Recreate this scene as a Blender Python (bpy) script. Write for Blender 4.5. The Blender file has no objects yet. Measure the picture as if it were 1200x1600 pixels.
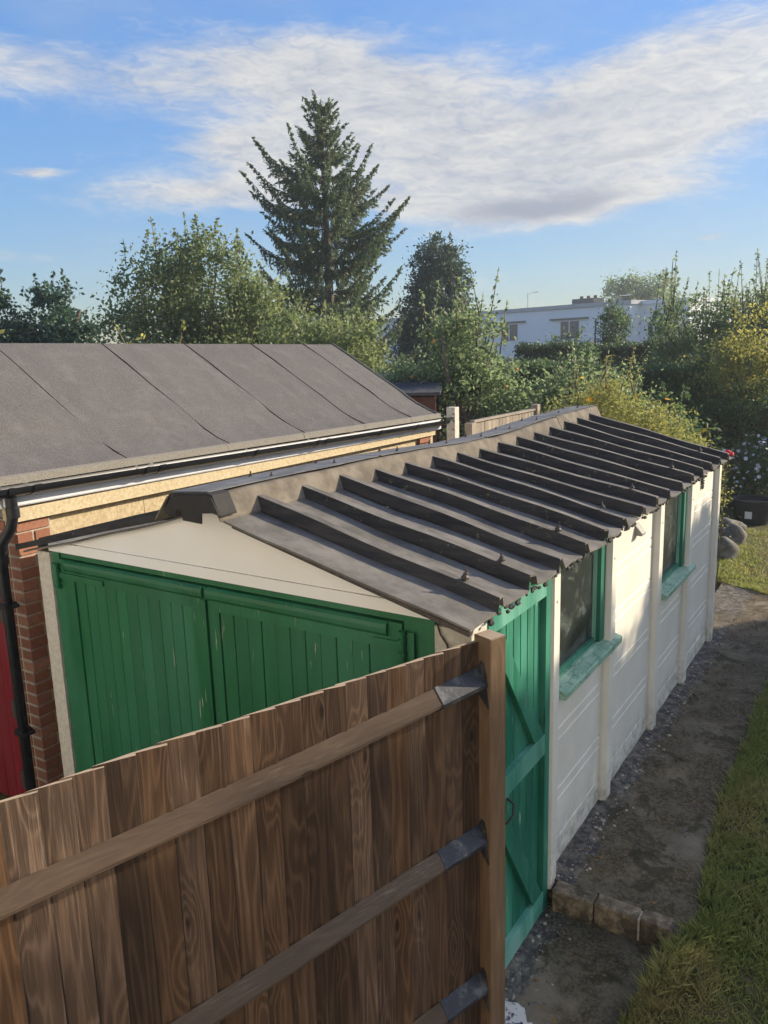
import bpy, bmesh, math, random
import numpy as np
from mathutils import Vector, Matrix, Quaternion
random.seed(7); RNG = np.random.default_rng(7)
R = math.radians
scene = bpy.context.scene
COL = scene.collection

# ------------------------------------------------------------------ camera
cam_d = bpy.data.cameras.new('camera'); cam = bpy.data.objects.new('camera', cam_d); COL.objects.link(cam)
r_ = Vector((0.83803, 0.544855, -0.028971)); u_ = Vector((-0.084913, 0.182685, 0.979498)); f_ = Vector((-0.538976, 0.818389, -0.19936))
cam.matrix_world = Matrix(((r_.x, u_.x, -f_.x, 1.2923), (r_.y, u_.y, -f_.y, -3.2975), (r_.z, u_.z, -f_.z, 2.9028), (0, 0, 0, 1)))
cam_d.sensor_fit = 'HORIZONTAL'; cam_d.sensor_width = 36; cam_d.lens = 36 * 1240.38 / 1200
cam_d.clip_start = 0.05; cam_d.clip_end = 3000
scene.camera = cam
scene.render.resolution_x, scene.render.resolution_y = 768, 1024

# ------------------------------------------------------------------ light
SUN_AZ, SUN_EL = 53.0, 22.0          # azimuth counted from +x towards +y
SKY_STRENGTH, SUN_STRENGTH, EXPOSURE = 0.15, 2.0, 1.98
sd = Vector((math.cos(R(SUN_AZ)) * math.cos(R(SUN_EL)), math.sin(R(SUN_AZ)) * math.cos(R(SUN_EL)), math.sin(R(SUN_EL))))
sun_d = bpy.data.lights.new('sun', 'SUN'); sun = bpy.data.objects.new('sun', sun_d); COL.objects.link(sun)
sun_d.energy = SUN_STRENGTH; sun_d.angle = R(0.6); sun_d.color = (1.0, 0.86, 0.66)
sun.rotation_euler = sd.to_track_quat('Z', 'Y').to_euler(); sun.location = (20, 30, 25)
scene.view_settings.view_transform = 'Standard'; scene.view_settings.look = 'None'
scene.view_settings.exposure = EXPOSURE; scene.view_settings.gamma = 1
scene.view_settings.use_curve_mapping = False

class NG:
    """short hand for building node trees"""
    def __init__(s, tree): s.t = tree; s.n = tree.nodes; s.l = tree.links
    def node(s, typ, **kw):
        n = s.n.new(typ)
        for k, v in kw.items(): setattr(n, k, v)
        return n
    def put(s, sock, v):
        if isinstance(v, bpy.types.NodeSocket): s.l.new(v, sock)
        else: sock.default_value = v
    def m(s, op, a, b=0.0, c=0.0, clamp=False):
        n = s.node('ShaderNodeMath', operation=op, use_clamp=clamp)
        s.put(n.inputs[0], a); s.put(n.inputs[1], b); s.put(n.inputs[2], c); return n.outputs[0]
    def mix(s, f, a, b, typ='MIX'):
        n = s.node('ShaderNodeMix', data_type='RGBA', blend_type=typ)
        s.put(n.inputs[0], f); s.put(n.inputs[6], col4(a)); s.put(n.inputs[7], col4(b)); return n.outputs[2]
    def ramp(s, f, lo, hi, a=0.0, b=1.0):
        n = s.node('ShaderNodeMapRange', interpolation_type='SMOOTHSTEP')
        s.put(n.inputs[0], f); s.put(n.inputs[1], lo); s.put(n.inputs[2], hi); s.put(n.inputs[3], a); s.put(n.inputs[4], b); return n.outputs[0]
    def noise(s, vec, scale, detail=4, rough=0.55, dist=0.0, out=0):
        n = s.node('ShaderNodeTexNoise'); s.put(n.inputs['Vector'], vec)
        n.inputs['Scale'].default_value = scale; n.inputs['Detail'].default_value = detail
        n.inputs['Roughness'].default_value = rough; n.inputs['Distortion'].default_value = dist
        return n.outputs[out]
    def vec(s, v, mul=(1, 1, 1), add=None):
        n = s.node('ShaderNodeVectorMath', operation='MULTIPLY'); s.put(n.inputs[0], v); s.put(n.inputs[1], mul); o = n.outputs[0]
        if add is not None:
            n2 = s.node('ShaderNodeVectorMath', operation='ADD'); s.put(n2.inputs[0], o); s.put(n2.inputs[1], add); o = n2.outputs[0]
        return o
    def sep(s, v):
        n = s.node('ShaderNodeSeparateXYZ'); s.put(n.inputs[0], v); return n.outputs
    def comb(s, x, y, z):
        n = s.node('ShaderNodeCombineXYZ'); s.put(n.inputs[0], x); s.put(n.inputs[1], y); s.put(n.inputs[2], z); return n.outputs[0]
def col4(c):
    return c if isinstance(c, bpy.types.NodeSocket) else (tuple(c) + (1,) if len(c) == 3 else c)

world = bpy.data.worlds.new('World'); scene.world = world; world.use_nodes = True
g = NG(world.node_tree); g.n.clear()
sky = g.node('ShaderNodeTexSky', sky_type='NISHITA'); sky.sun_disc = False
sky.sun_elevation = R(SUN_EL); sky.sun_rotation = R(90 - SUN_AZ)
sky.air_density = 1.0; sky.dust_density = 0.3; sky.ozone_density = 2.5; sky.altitude = 0
tc = g.node('ShaderNodeTexCoord'); D = tc.outputs['Generated']
dx, dy, dz = g.sep(D)
az = g.m('MULTIPLY', g.m('ARCTAN2', dy, dx), 57.29578)
el = g.m('MULTIPLY', g.m('ARCSINE', dz), 57.29578)
P0 = g.comb(az, el, 0.0)
# slow warp so that the banks have torn edges
wn = g.node('ShaderNodeTexNoise'); g.put(wn.inputs['Vector'], g.vec(P0, (0.10, 0.22, 1))); wn.inputs['Scale'].default_value = 1.0; wn.inputs['Detail'].default_value = 5
warp = g.vec(g.vec(wn.outputs['Color'], (1, 1, 0), (-0.5, -0.5, 0)), (5.5, 2.6, 0))
P1n = g.node('ShaderNodeVectorMath', operation='ADD'); g.put(P1n.inputs[0], P0); g.put(P1n.inputs[1], warp)
wx, wy, _ = g.sep(P1n.outputs[0])
def bank(a0, e0, ra, re, rot, w):
    c, s_ = math.cos(R(rot)), math.sin(R(rot))
    X = g.m('SUBTRACT', wx, a0); Y = g.m('SUBTRACT', wy, e0)
    U = g.m('DIVIDE', g.m('ADD', g.m('MULTIPLY', X, c), g.m('MULTIPLY', Y, s_)), ra)
    V = g.m('DIVIDE', g.m('SUBTRACT', g.m('MULTIPLY', Y, c), g.m('MULTIPLY', X, s_)), re)
    d = g.m('ADD', g.m('MULTIPLY', U, U), g.m('MULTIPLY', V, V))
    return g.m('MULTIPLY', g.m('POWER', 2.71828, g.m('MULTIPLY', d, -1.0)), w)
banks = [(106, 14.2, 11.5, 4.2, -14, 1.25), (98, 15.5, 5, 2.6, -20, 0.75), (110.5, 9.2, 7.0, 1.0, -3, 1.5), (115, 12.6, 8, 2.2, -4, 1.1), (119, 9.8, 6, 0.8, -2, 0.9), (127, 17.6, 8.5, 2.4, 5, 1.2), (124, 14.5, 8, 2.6, -10, 0.9),
         (131, 13.0, 5.5, 1.3, -3, 1.15), (133.0, 10.4, 8.5, 1.0, -3, 0.95), (141, 16.8, 10, 1.9, 4, 0.80), (145.5, 11.4, 1.6, 0.3, 3, 1.0), (147, 6.0, 3.0, 0.35, 0, 0.55),
         (102.0, 6.5, 1.2, 0.2, 0, 1.0), (85, 17, 8, 4, -12, 0.9), (65, 24, 16, 6, -6, 1.0), (38, 17, 20, 5, 4, 1.0), (20, 34, 24, 9, 4, 1.0), (5, 18, 20, 4.5, 3, 1.0),
         (-35, 14, 18, 4.5, -3, 1.0), (-80, 17, 22, 5.5, 4, 1.1), (-130, 16, 20, 5, 2, 1.0), (170, 13, 12, 3.2, -4, 0.9), (-60, 38, 40, 9, 4, 0.8), (60, 45, 40, 7, 4, 0.7), (-150, 40, 30, 7, 4, 0.8)]
tot = None
for b in banks:
    v = bank(*b); tot = v if tot is None else g.m('ADD', tot, v)
st = g.noise(g.vec(P0, (0.085, 0.30, 1)), 1.3, 6, 0.50, 0.6)
st2 = g.noise(g.comb(g.m('ADD', g.m('MULTIPLY', az, 0.35), g.m('MULTIPLY', el, 0.5)), g.m('SUBTRACT', g.m('MULTIPLY', el, 1.2), g.m('MULTIPLY', az, 0.12)), 3.0), 0.8, 6, 0.50, 0.5)
fine = g.noise(g.comb(g.m('ADD', g.m('MULTIPLY', wx, 0.55), g.m('MULTIPLY', wy, 0.5)), g.m('SUBTRACT', g.m('MULTIPLY', wy, 1.9), g.m('MULTIPLY', wx, 0.22)), 7.0), 1.5, 5, 0.55, 0.8)
dens = g.m('ADD', tot, g.m('MULTIPLY', g.m('SUBTRACT', st, 0.5), 1.05))
dens = g.m('ADD', dens, g.m('MULTIPLY', g.m('SUBTRACT', fine, 0.5), 0.50))
dens = g.m('ADD', dens, g.m('MULTIPLY', g.m('SUBTRACT', st2, 0.5), 0.55))
fac = g.ramp(dens, 0.05, 1.15, 0.0, 0.96)
thin = g.ramp(g.noise(g.vec(P0, (0.05, 0.11, 1)), 1.0, 5, 0.6), 0.42, 0.8, 0.0, 0.22)
fac = g.m('MAXIMUM', fac, thin)
body = g.m('ADD', g.m('MULTIPLY', g.ramp(st2, 0.3, 0.7), 0.35), g.m('ADD', g.m('MULTIPLY', g.ramp(st, 0.3, 0.7), 0.3), g.m('MULTIPLY', g.ramp(fine, 0.3, 0.65), 0.35)))
under = g.ramp(g.m('ADD', bank(112, 9.1, 7.5, 0.9, -3, 1.0), bank(106, 12.0, 8, 0.7, -10, 0.55)), 0.25, 0.95, 0.0, 0.85)
cloudc = g.mix(body, (0.118, 0.130, 0.158), (0.205, 0.205, 0.203))
cloudc = g.mix(under, cloudc, (0.090, 0.100, 0.126))
# soft shoulder on the sky radiance, the same in every direction
sk = g.sep(sky.outputs[0])
lum = g.m('ADD', g.m('MULTIPLY', sk[0], 0.3), g.m('ADD', g.m('MULTIPLY', sk[1], 0.5), g.m('MULTIPLY', sk[2], 0.2)))
div = g.m('DIVIDE', 1.0, g.m('ADD', 1.20, g.m('MULTIPLY', lum, 0.66)))
hsv = g.node('ShaderNodeHueSaturation'); g.put(hsv.inputs['Color'], g.vec(sky.outputs[0], g.comb(div, div, div))); hsv.inputs['Saturation'].default_value = 1.15
skc = g.vec(hsv.outputs[0], (0.86, 0.87, 0.97))
# thin cloud and haze grow brighter towards the sun (forward scattering)
dot = g.node('ShaderNodeVectorMath', operation='DOT_PRODUCT'); g.put(dot.inputs[0], D); dot.inputs[1].default_value = tuple(sd)
fwd = g.m('ADD', 1.0, g.m('MULTIPLY', g.m('POWER', g.m('MAXIMUM', dot.outputs['Value'], 0.0), 14.0), 12.0))
cloudc = g.vec(cloudc, g.comb(fwd, g.m('MULTIPLY', fwd, 0.985), g.m('MULTIPLY', fwd, 0.95)))
skyb = g.node('ShaderNodeBackground'); g.put(skyb.inputs[0], skc); skyb.inputs[1].default_value = SKY_STRENGTH
clb = g.node('ShaderNodeBackground'); g.put(clb.inputs[0], cloudc); clb.inputs[1].default_value = 1.0
mx = g.node('ShaderNodeMixShader'); g.put(mx.inputs[0], g.m('MULTIPLY', fac, g.ramp(dz, -0.01, 0.03)))
g.l.new(skyb.outputs[0], mx.inputs[1]); g.l.new(clb.outputs[0], mx.inputs[2])
wo = g.node('ShaderNodeOutputWorld'); g.l.new(mx.outputs[0], wo.inputs[0])
scene.cycles.max_bounces = 6; scene.cycles.transparent_max_bounces = 8
scene.cycles.caustics_reflective = False; scene.cycles.caustics_refractive = False

# ------------------------------------------------------------------ materials
MATS = {}
def mat(name, fn):
    m = bpy.data.materials.new(name); m.use_nodes = True
    t = NG(m.node_tree); t.n.clear()
    b = t.node('ShaderNodeBsdfPrincipled'); o = t.node('ShaderNodeOutputMaterial'); t.l.new(b.outputs[0], o.inputs[0])
    t.out = o; t.b = b
    fn(t, b); MATS[name] = m; return m
def obco(t, rnd=0.0):
    c = t.node('ShaderNodeTexCoord').outputs['Object']
    if rnd:
        oi = t.node('ShaderNodeObjectInfo').outputs['Random']
        c = t.vec(c, (1, 1, 1), t.comb(t.m('MULTIPLY', oi, 3.1 * rnd), t.m('MULTIPLY', oi, 5.7 * rnd), t.m('MULTIPLY', oi, 11.3 * rnd)))
    return c
def pos(t): return t.node('ShaderNodeNewGeometry').outputs['Position']
def bump(t, b, h, dist=0.01, strength=0.5):
    n = t.node('ShaderNodeBump'); t.put(n.inputs['Height'], h); n.inputs['Distance'].default_value = dist; n.inputs['Strength'].default_value = strength
    t.l.new(n.outputs[0], b.inputs['Normal'])
def base(t, b, c, rough=0.7, spec=0.3):
    t.put(b.inputs['Base Color'], col4(c)); t.put(b.inputs['Roughness'], rough); b.inputs['Specular IOR Level'].default_value = spec

def wood(dark, light, var=0.25, worn=(0.30, 0.25, 0.19), wornamt=0.3, ringamt=0.31):
    def fn(t, b):
        oi = t.node('ShaderNodeObjectInfo').outputs['Random']
        c = obco(t, 5.0)
        vo = t.node('ShaderNodeTexVoronoi'); t.put(vo.inputs['Vector'], t.vec(c, (7, 0.5, 2.4))); vo.inputs['Scale'].default_value = 1.0
        knot = t.ramp(vo.outputs['Distance'], 0.02, 0.42, 1.0, 0.0)
        n = t.noise(t.vec(c, (9, 9, 0.75)), 1.0, 2, 0.5, 0.25)
        v = t.m('ADD', n, t.m('MULTIPLY', knot, 0.22))
        ring = t.m('ADD', t.m('MULTIPLY', t.m('SINE', t.m('MULTIPLY', v, 68.0)), 0.5), 0.5)
        ring = t.m('POWER', ring, 2.4)
        fib = t.noise(t.vec(c, (150, 150, 4.5)), 1.0, 4, 0.7)
        stain = t.noise(t.vec(c, (5, 5, 1.3)), 1.0, 4, 0.6)
        f = t.m('ADD', t.m('MULTIPLY', ring, ringamt), t.m('ADD', t.m('MULTIPLY', fib, 0.55), t.m('MULTIPLY', t.m('SUBTRACT', stain, 0.45), 0.9)), clamp=True)
        cc = t.mix(f, dark, light)
        cc = t.mix(t.m('MULTIPLY', t.ramp(fib, 0.5, 0.75), t.m('MULTIPLY', t.ramp(stain, 0.45, 0.65), wornamt)), cc, worn)
        cc = t.mix(t.ramp(vo.outputs['Distance'], 0.03, 0.09, 0.8, 0.0), cc, (dark[0] * .5, dark[1] * .45, dark[2] * .4))
        hs = t.node('ShaderNodeHueSaturation'); t.put(hs.inputs['Color'], cc); t.put(hs.inputs['Value'], t.m('ADD', 1 - var, t.m('MULTIPLY', oi, 2 * var)))
        t.put(hs.inputs['Saturation'], t.m('SUBTRACT', 1.08, t.m('MULTIPLY', t.m('FRACT', t.m('MULTIPLY', oi, 7.3)), 0.25)))
        base(t, b, hs.outputs[0], 0.75, 0.25)
        bump(t, b, t.m('ADD', t.m('MULTIPLY', ring, 0.35), fib), 0.003, 0.6)
    return fn
mat('fence_wood', wood((0.024, 0.012, 0.007), (0.180, 0.102, 0.056), 0.45, (0.42, 0.32, 0.22), 0.34))
mat('post_wood', wood((0.105, 0.068, 0.042), (0.25, 0.170, 0.105), 0.05, (0.38, 0.30, 0.22), 0.4, 0.15))
mat('rail_wood', wood((0.050, 0.034, 0.024), (0.150, 0.104, 0.070), 0.1, (0.33, 0.28, 0.22), 0.4, 0.10))
mat('grey_wood', wood((0.20, 0.165, 0.125), (0.42, 0.35, 0.27), 0.15))

def paint(c1, c2, fade, peel=(0.45, 0.42, 0.33), peelamt=0.9, rough=0.42):
    def fn(t, b):
        oi = t.node('ShaderNodeObjectInfo').outputs['Random']
        c = obco(t, 0.0); p = pos(t)
        n1 = t.noise(t.vec(p, (5, 5, 1.1)), 1.0, 4, 0.6)
        n2 = t.noise(t.vec(p, (2.2, 2.2, 0.7)), 1.0, 3, 0.5)
        cc = t.mix(t.ramp(n1, 0.35, 0.7), c1, c2)
        cc = t.mix(t.ramp(n2, 0.42, 0.66, 0, 0.85), cc, fade)
        br_ = t.noise(t.vec(p, (28, 28, 1.6)), 1.0, 5, 0.65); cc = t.mix(t.ramp(br_, 0.5, 0.75, 0, 0.5), cc, fade)
        fl = t.noise(t.vec(p, (60, 60, 5.5)), 1.0, 5, 0.6)
        mask = t.noise(t.vec(p, (7, 7, 2.5)), 1.0, 3, 0.5)
        pl = t.m('MULTIPLY', t.ramp(fl, 0.64, 0.69), t.ramp(mask, 0.5, 0.62, 0, peelamt))
        dk = t.m('MULTIPLY', t.ramp(t.noise(t.vec(p, (75, 75, 4)), 1.0, 3, 0.5), 0.66, 0.70), t.ramp(mask, 0.44, 0.6, 0, 0.7))
        cc = t.mix(dk, cc, (0.03, 0.03, 0.02)); cc = t.mix(pl, cc, peel)
        hs = t.node('ShaderNodeHueSaturation'); t.put(hs.inputs['Color'], cc); t.put(hs.inputs['Value'], t.m('ADD', 0.9, t.m('MULTIPLY', oi, 0.2)))
        base(t, b, hs.outputs[0], t.ramp(n1, 0.3, 0.7, rough - .08, rough + .15), 0.4)
        bump(t, b, t.m('SUBTRACT', t.noise(t.vec(p, (90, 90, 7)), 1.0, 3, 0.6), t.m('MULTIPLY', pl, 0.8)), 0.003, 0.45)
    return fn
mat('green_paint', paint((0.011, 0.112, 0.040), (0.016, 0.148, 0.055), (0.035, 0.170, 0.088)))
mat('side_green_paint', paint((0.010, 0.115, 0.070), (0.022, 0.185, 0.115), (0.07, 0.30, 0.20), (0.5, 0.55, 0.42), 0.8, 0.5))
mat('sill_paint', paint((0.14, 0.37, 0.28), (0.25, 0.49, 0.39), (0.36, 0.56, 0.47), (0.04, 0.15, 0.10), 1.0, 0.6))
def sillp(t, b):
    p = pos(t); q = t.vec(p, (10, 5, 10)); n = t.noise(p, 6, 5, 0.65)
    vo = t.node('ShaderNodeTexVoronoi', feature='DISTANCE_TO_EDGE'); t.put(vo.inputs['Vector'], t.vec(t.node('ShaderNodeTexNoise').outputs['Color'], (0, 0, 0), t.vec(q, (1, 1, 1), t.vec(t.noise(p, 12, 4, 0.7, 0, 1), (0.9, 0.9, 0.9))))); vo.inputs['Scale'].default_value = 1.7
    cr = t.m('MULTIPLY', t.ramp(vo.outputs['Distance'], 0.0, 0.035, 1, 0), t.ramp(t.noise(p, 5, 2), 0.38, 0.55))
    cc = t.mix(t.ramp(n, 0.3, 0.7), (0.19, 0.36, 0.25), (0.36, 0.52, 0.40))
    cc = t.mix(t.m('MULTIPLY', cr, 0.85), cc, (0.04, 0.13, 0.09)); base(t, b, cc, 0.55, 0.35)
    bump(t, b, t.m('SUBTRACT', n, cr), 0.004, 0.7)
mat('crackled_sill_paint', sillp)
mat('ledge_paint', paint((0.045, 0.24, 0.165), (0.12, 0.36, 0.265), (0.26, 0.48, 0.38), (0.55, 0.58, 0.48), 0.9, 0.55))
mat('red_paint', paint((0.16, 0.007, 0.012), (0.20, 0.010, 0.018), (0.22, 0.02, 0.03), (0.2, 0.05, 0.05), 0.3))

def white(t, b):
    p = pos(t); z = t.sep(p)[2]
    n = t.noise(p, 3.0, 5, 0.6); s_ = t.noise(t.vec(p, (9, 9, 1.0)), 1.0, 4, 0.6)
    cc = t.mix(t.ramp(n, 0.3, 0.75), (0.66, 0.625, 0.535), (0.73, 0.70, 0.615))
    cc = t.mix(t.ramp(s_, 0.55, 0.85, 0, 0.35), cc, (0.50, 0.47, 0.38))
    low = t.m('MULTIPLY', t.ramp(z, 0.05, 0.42, 1, 0), t.ramp(t.noise(p, 14, 4, 0.7), 0.35, 0.7))
    cc = t.mix(t.m('MULTIPLY', low, 0.8), cc, (0.27, 0.26, 0.20))
    sp = t.ramp(t.noise(p, 260, 2, 0.6), 0.68, 0.75, 0, 0.35)
    cc = t.mix(sp, cc, (0.4, 0.37, 0.3))
    base(t, b, cc, 0.72, 0.25); bump(t, b, t.noise(p, 120, 4, 0.7), 0.003, 0.35)
mat('white_masonry_paint', white)
def gablew(t, b):
    p = pos(t); n = t.noise(p, 2.0, 5, 0.6)
    cc = t.mix(t.ramp(n, 0.3, 0.75), (0.86, 0.84, 0.79), (0.90, 0.885, 0.85))
    # hairline crack and rubbed marks near the foot of the sheet
    base(t, b, cc, 0.5, 0.35); bump(t, b, t.noise(p, 40, 3, 0.6), 0.002, 0.2)
mat('gable_white', gablew)
def postw(t, b):
    p = pos(t); n = t.noise(p, 30, 5, 0.7)
    base(t, b, t.mix(t.ramp(n, 0.35, 0.7), (0.52, 0.48, 0.40), (0.68, 0.64, 0.55)), 0.85, 0.2); bump(t, b, n, 0.004, 0.5)
mat('rough_white_concrete', postw)

def roof(t, b):
    p = pos(t); c = obco(t)
    n = t.noise(p, 5, 5, 0.65); s_ = t.noise(t.vec(p, (2.5, 9, 2)), 1.0, 4, 0.6); gsp = t.noise(p, 420, 2, 0.7)
    cc = t.mix(t.ramp(n, 0.3, 0.7), (0.098, 0.090, 0.078), (0.195, 0.180, 0.158))
    cc = t.mix(t.ramp(s_, 0.5, 0.75, 0, 0.6), cc, (0.060, 0.056, 0.052))
    cc = t.mix(t.ramp(gsp, 0.6, 0.72, 0, 0.5), cc, (0.34, 0.31, 0.27))
    li = t.m('MULTIPLY', t.ramp(t.noise(p, 26, 4, 0.7), 0.62, 0.68), t.ramp(t.noise(p, 2.2, 2), 0.5, 0.65))
    cc = t.mix(t.m('MULTIPLY', li, 0.55), cc, (0.30, 0.27, 0.17))
    base(t, b, cc, 0.85, 0.25); bump(t, b, t.m('ADD', n, t.m('MULTIPLY', gsp, 0.5)), 0.006, 0.5)
mat('bitumen_sheet', roof)
def rib_shade(t, b):
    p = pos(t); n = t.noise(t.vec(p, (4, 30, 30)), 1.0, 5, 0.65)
    cc = t.mix(t.ramp(n, 0.3, 0.7), (0.016, 0.018, 0.022), (0.050, 0.047, 0.045))  # near-black tone puts the shade of the rib faces into the colour
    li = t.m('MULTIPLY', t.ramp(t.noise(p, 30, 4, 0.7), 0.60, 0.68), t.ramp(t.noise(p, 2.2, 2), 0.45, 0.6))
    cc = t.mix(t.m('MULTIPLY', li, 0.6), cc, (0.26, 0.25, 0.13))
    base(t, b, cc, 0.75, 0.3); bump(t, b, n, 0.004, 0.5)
mat('shaded_bitumen', rib_shade)
def cap(t, b):
    p = pos(t); n = t.noise(p, 7, 5, 0.65)
    cc = t.mix(t.ramp(n, 0.3, 0.7), (0.115, 0.098, 0.076), (0.215, 0.185, 0.145))
    base(t, b, cc, 0.9, 0.2); bump(t, b, t.noise(p, 60, 5, 0.7), 0.005, 0.5)
mat('cap_sheet', cap)
def flash(t, b):
    p = pos(t); n = t.noise(p, 14, 4, 0.6)
    base(t, b, t.mix(n, (0.018, 0.017, 0.017), (0.048, 0.044, 0.042)), 0.8, 0.25); bump(t, b, n, 0.008, 0.6)
mat('flashing_tape', flash)
def felt(t, b):
    p = pos(t); oi = t.node('ShaderNodeObjectInfo').outputs['Random']
    gr = t.noise(p, 130, 4, 0.8); n = t.noise(p, 5.5, 6, 0.7); s_ = t.noise(t.vec(p, (1.2, 7, 1.2)), 1.0, 4, 0.6)
    cc = t.mix(t.ramp(gr, 0.35, 0.65), (0.066, 0.060, 0.056), (0.155, 0.143, 0.131))
    cc = t.mix(t.ramp(n, 0.45, 0.75, 0, 0.5), cc, (0.165, 0.152, 0.138))
    cc = t.mix(t.ramp(s_, 0.52, 0.8, 0, 0.4), cc, (0.085, 0.08, 0.077))
    hs = t.node('ShaderNodeHueSaturation'); t.put(hs.inputs['Color'], cc); t.put(hs.inputs['Value'], t.m('ADD', 0.94, t.m('MULTIPLY', oi, 0.12)))
    base(t, b, hs.outputs[0], 0.9, 0.25); bump(t, b, t.m('ADD', gr, t.m('MULTIPLY', n, 2)), 0.004, 0.5)
mat('mineral_felt', felt)
def feltedge(t, b):
    p = pos(t); gr = t.noise(p, 130, 4, 0.8)
    base(t, b, t.mix(t.ramp(gr, 0.35, 0.65), (0.15, 0.135, 0.11), (0.26, 0.24, 0.20)), 0.9, 0.25); bump(t, b, gr, 0.004, 0.5)
mat('felt_edge', feltedge)
def brick(t, b):
    oi = t.node('ShaderNodeObjectInfo').outputs['Random']; c = obco(t, 4.0); n = t.noise(c, 35, 5, 0.7)
    cc = t.mix(t.m('FRACT', t.m('MULTIPLY', oi, 5.3)), (0.26, 0.105, 0.060), (0.38, 0.19, 0.12))
    cc = t.mix(t.ramp(n, 0.4, 0.75, 0, 0.6), cc, (0.17, 0.09, 0.065)); base(t, b, cc, 0.85, 0.2); bump(t, b, n, 0.006, 0.6)
mat('brick', brick)
def simple(c, c2=None, sc=20, rough=0.8, bmp=0.004, spec=0.25, metal=0):
    def fn(t, b):
        n = t.noise(pos(t), sc, 5, 0.65)
        base(t, b, t.mix(t.ramp(n, 0.3, 0.7), c, c2 or tuple(x * 1.35 for x in c)), rough, spec); b.inputs['Metallic'].default_value = metal
        bump(t, b, n, bmp, 0.5)
    return fn
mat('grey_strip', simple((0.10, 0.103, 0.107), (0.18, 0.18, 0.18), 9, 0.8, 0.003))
mat('dead_leaf', simple((0.16, 0.09, 0.035), (0.30, 0.19, 0.08), 30, 0.8, 0.001))
mat('edge_shade_wood', simple((0.018, 0.012, 0.008), (0.045, 0.030, 0.020), 60, 0.9, 0.002))  # dark tone painted in for the shadow line at each board joint
mat('grey_cowl', simple((0.20, 0.20, 0.20), (0.30, 0.29, 0.27), 30, 0.6, 0.001))
mat('mortar', simple((0.33, 0.29, 0.23), (0.48, 0.42, 0.34), 60))
mat('yellow_pebble_concrete', simple((0.46, 0.37, 0.22), (0.64, 0.54, 0.36), 55, 0.9, 0.006))
mat('yellow_block', simple((0.40, 0.31, 0.18), (0.58, 0.48, 0.31), 40, 0.9, 0.006))
mat('black_plastic', simple((0.010, 0.011, 0.013), (0.016, 0.017, 0.020), 12, 0.33, 0.001, 0.45))
mat('white_plastic', simple((0.66, 0.66, 0.68), (0.74, 0.74, 0.75), 6, 0.35, 0.001, 0.4))
mat('dark_metal', simple((0.03, 0.028, 0.026), (0.08, 0.06, 0.05), 60, 0.6, 0.002, 0.4))
def bracket(t, b):
    p = pos(t); n = t.noise(p, 16, 6, 0.72)
    k = t.ramp(n, 0.50, 0.70, 0, 0.75)
    base(t, b, t.mix(k, (0.020, 0.021, 0.027), (0.15, 0.145, 0.14)), t.m('SUBTRACT', 0.5, t.m('MULTIPLY', k, 0.1)), 0.5)
    t.put(b.inputs['Metallic'], t.m('MULTIPLY', k, 0.4)); bump(t, b, n, 0.003, 0.6)
mat('painted_bracket', bracket)
def rawend(t, b):
    n = t.noise(pos(t), 90, 4, 0.7); base(t, b, t.mix(n, (0.24, 0.17, 0.11), (0.46, 0.37, 0.27)), 0.85, 0.2)
mat('cut_end_wood', rawend)
def step(t, b):
    c = obco(t, 3.0); n = t.noise(c, 18, 6, 0.7); m_ = t.noise(c, 7, 4, 0.6)
    cc = t.mix(t.ramp(n, 0.35, 0.7), (0.14, 0.105, 0.07), (0.36, 0.28, 0.19)); cc = t.mix(t.ramp(m_, 0.5, 0.62, 0, .8), cc, (0.06, 0.055, 0.04))
    cc = t.mix(t.ramp(t.noise(c, 40, 3), 0.66, 0.72, 0, .6), cc, (0.45, 0.42, 0.36)); base(t, b, cc, 0.92, 0.2); bump(t, b, n, 0.02, 0.8)
mat('edging_brick', step)
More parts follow.
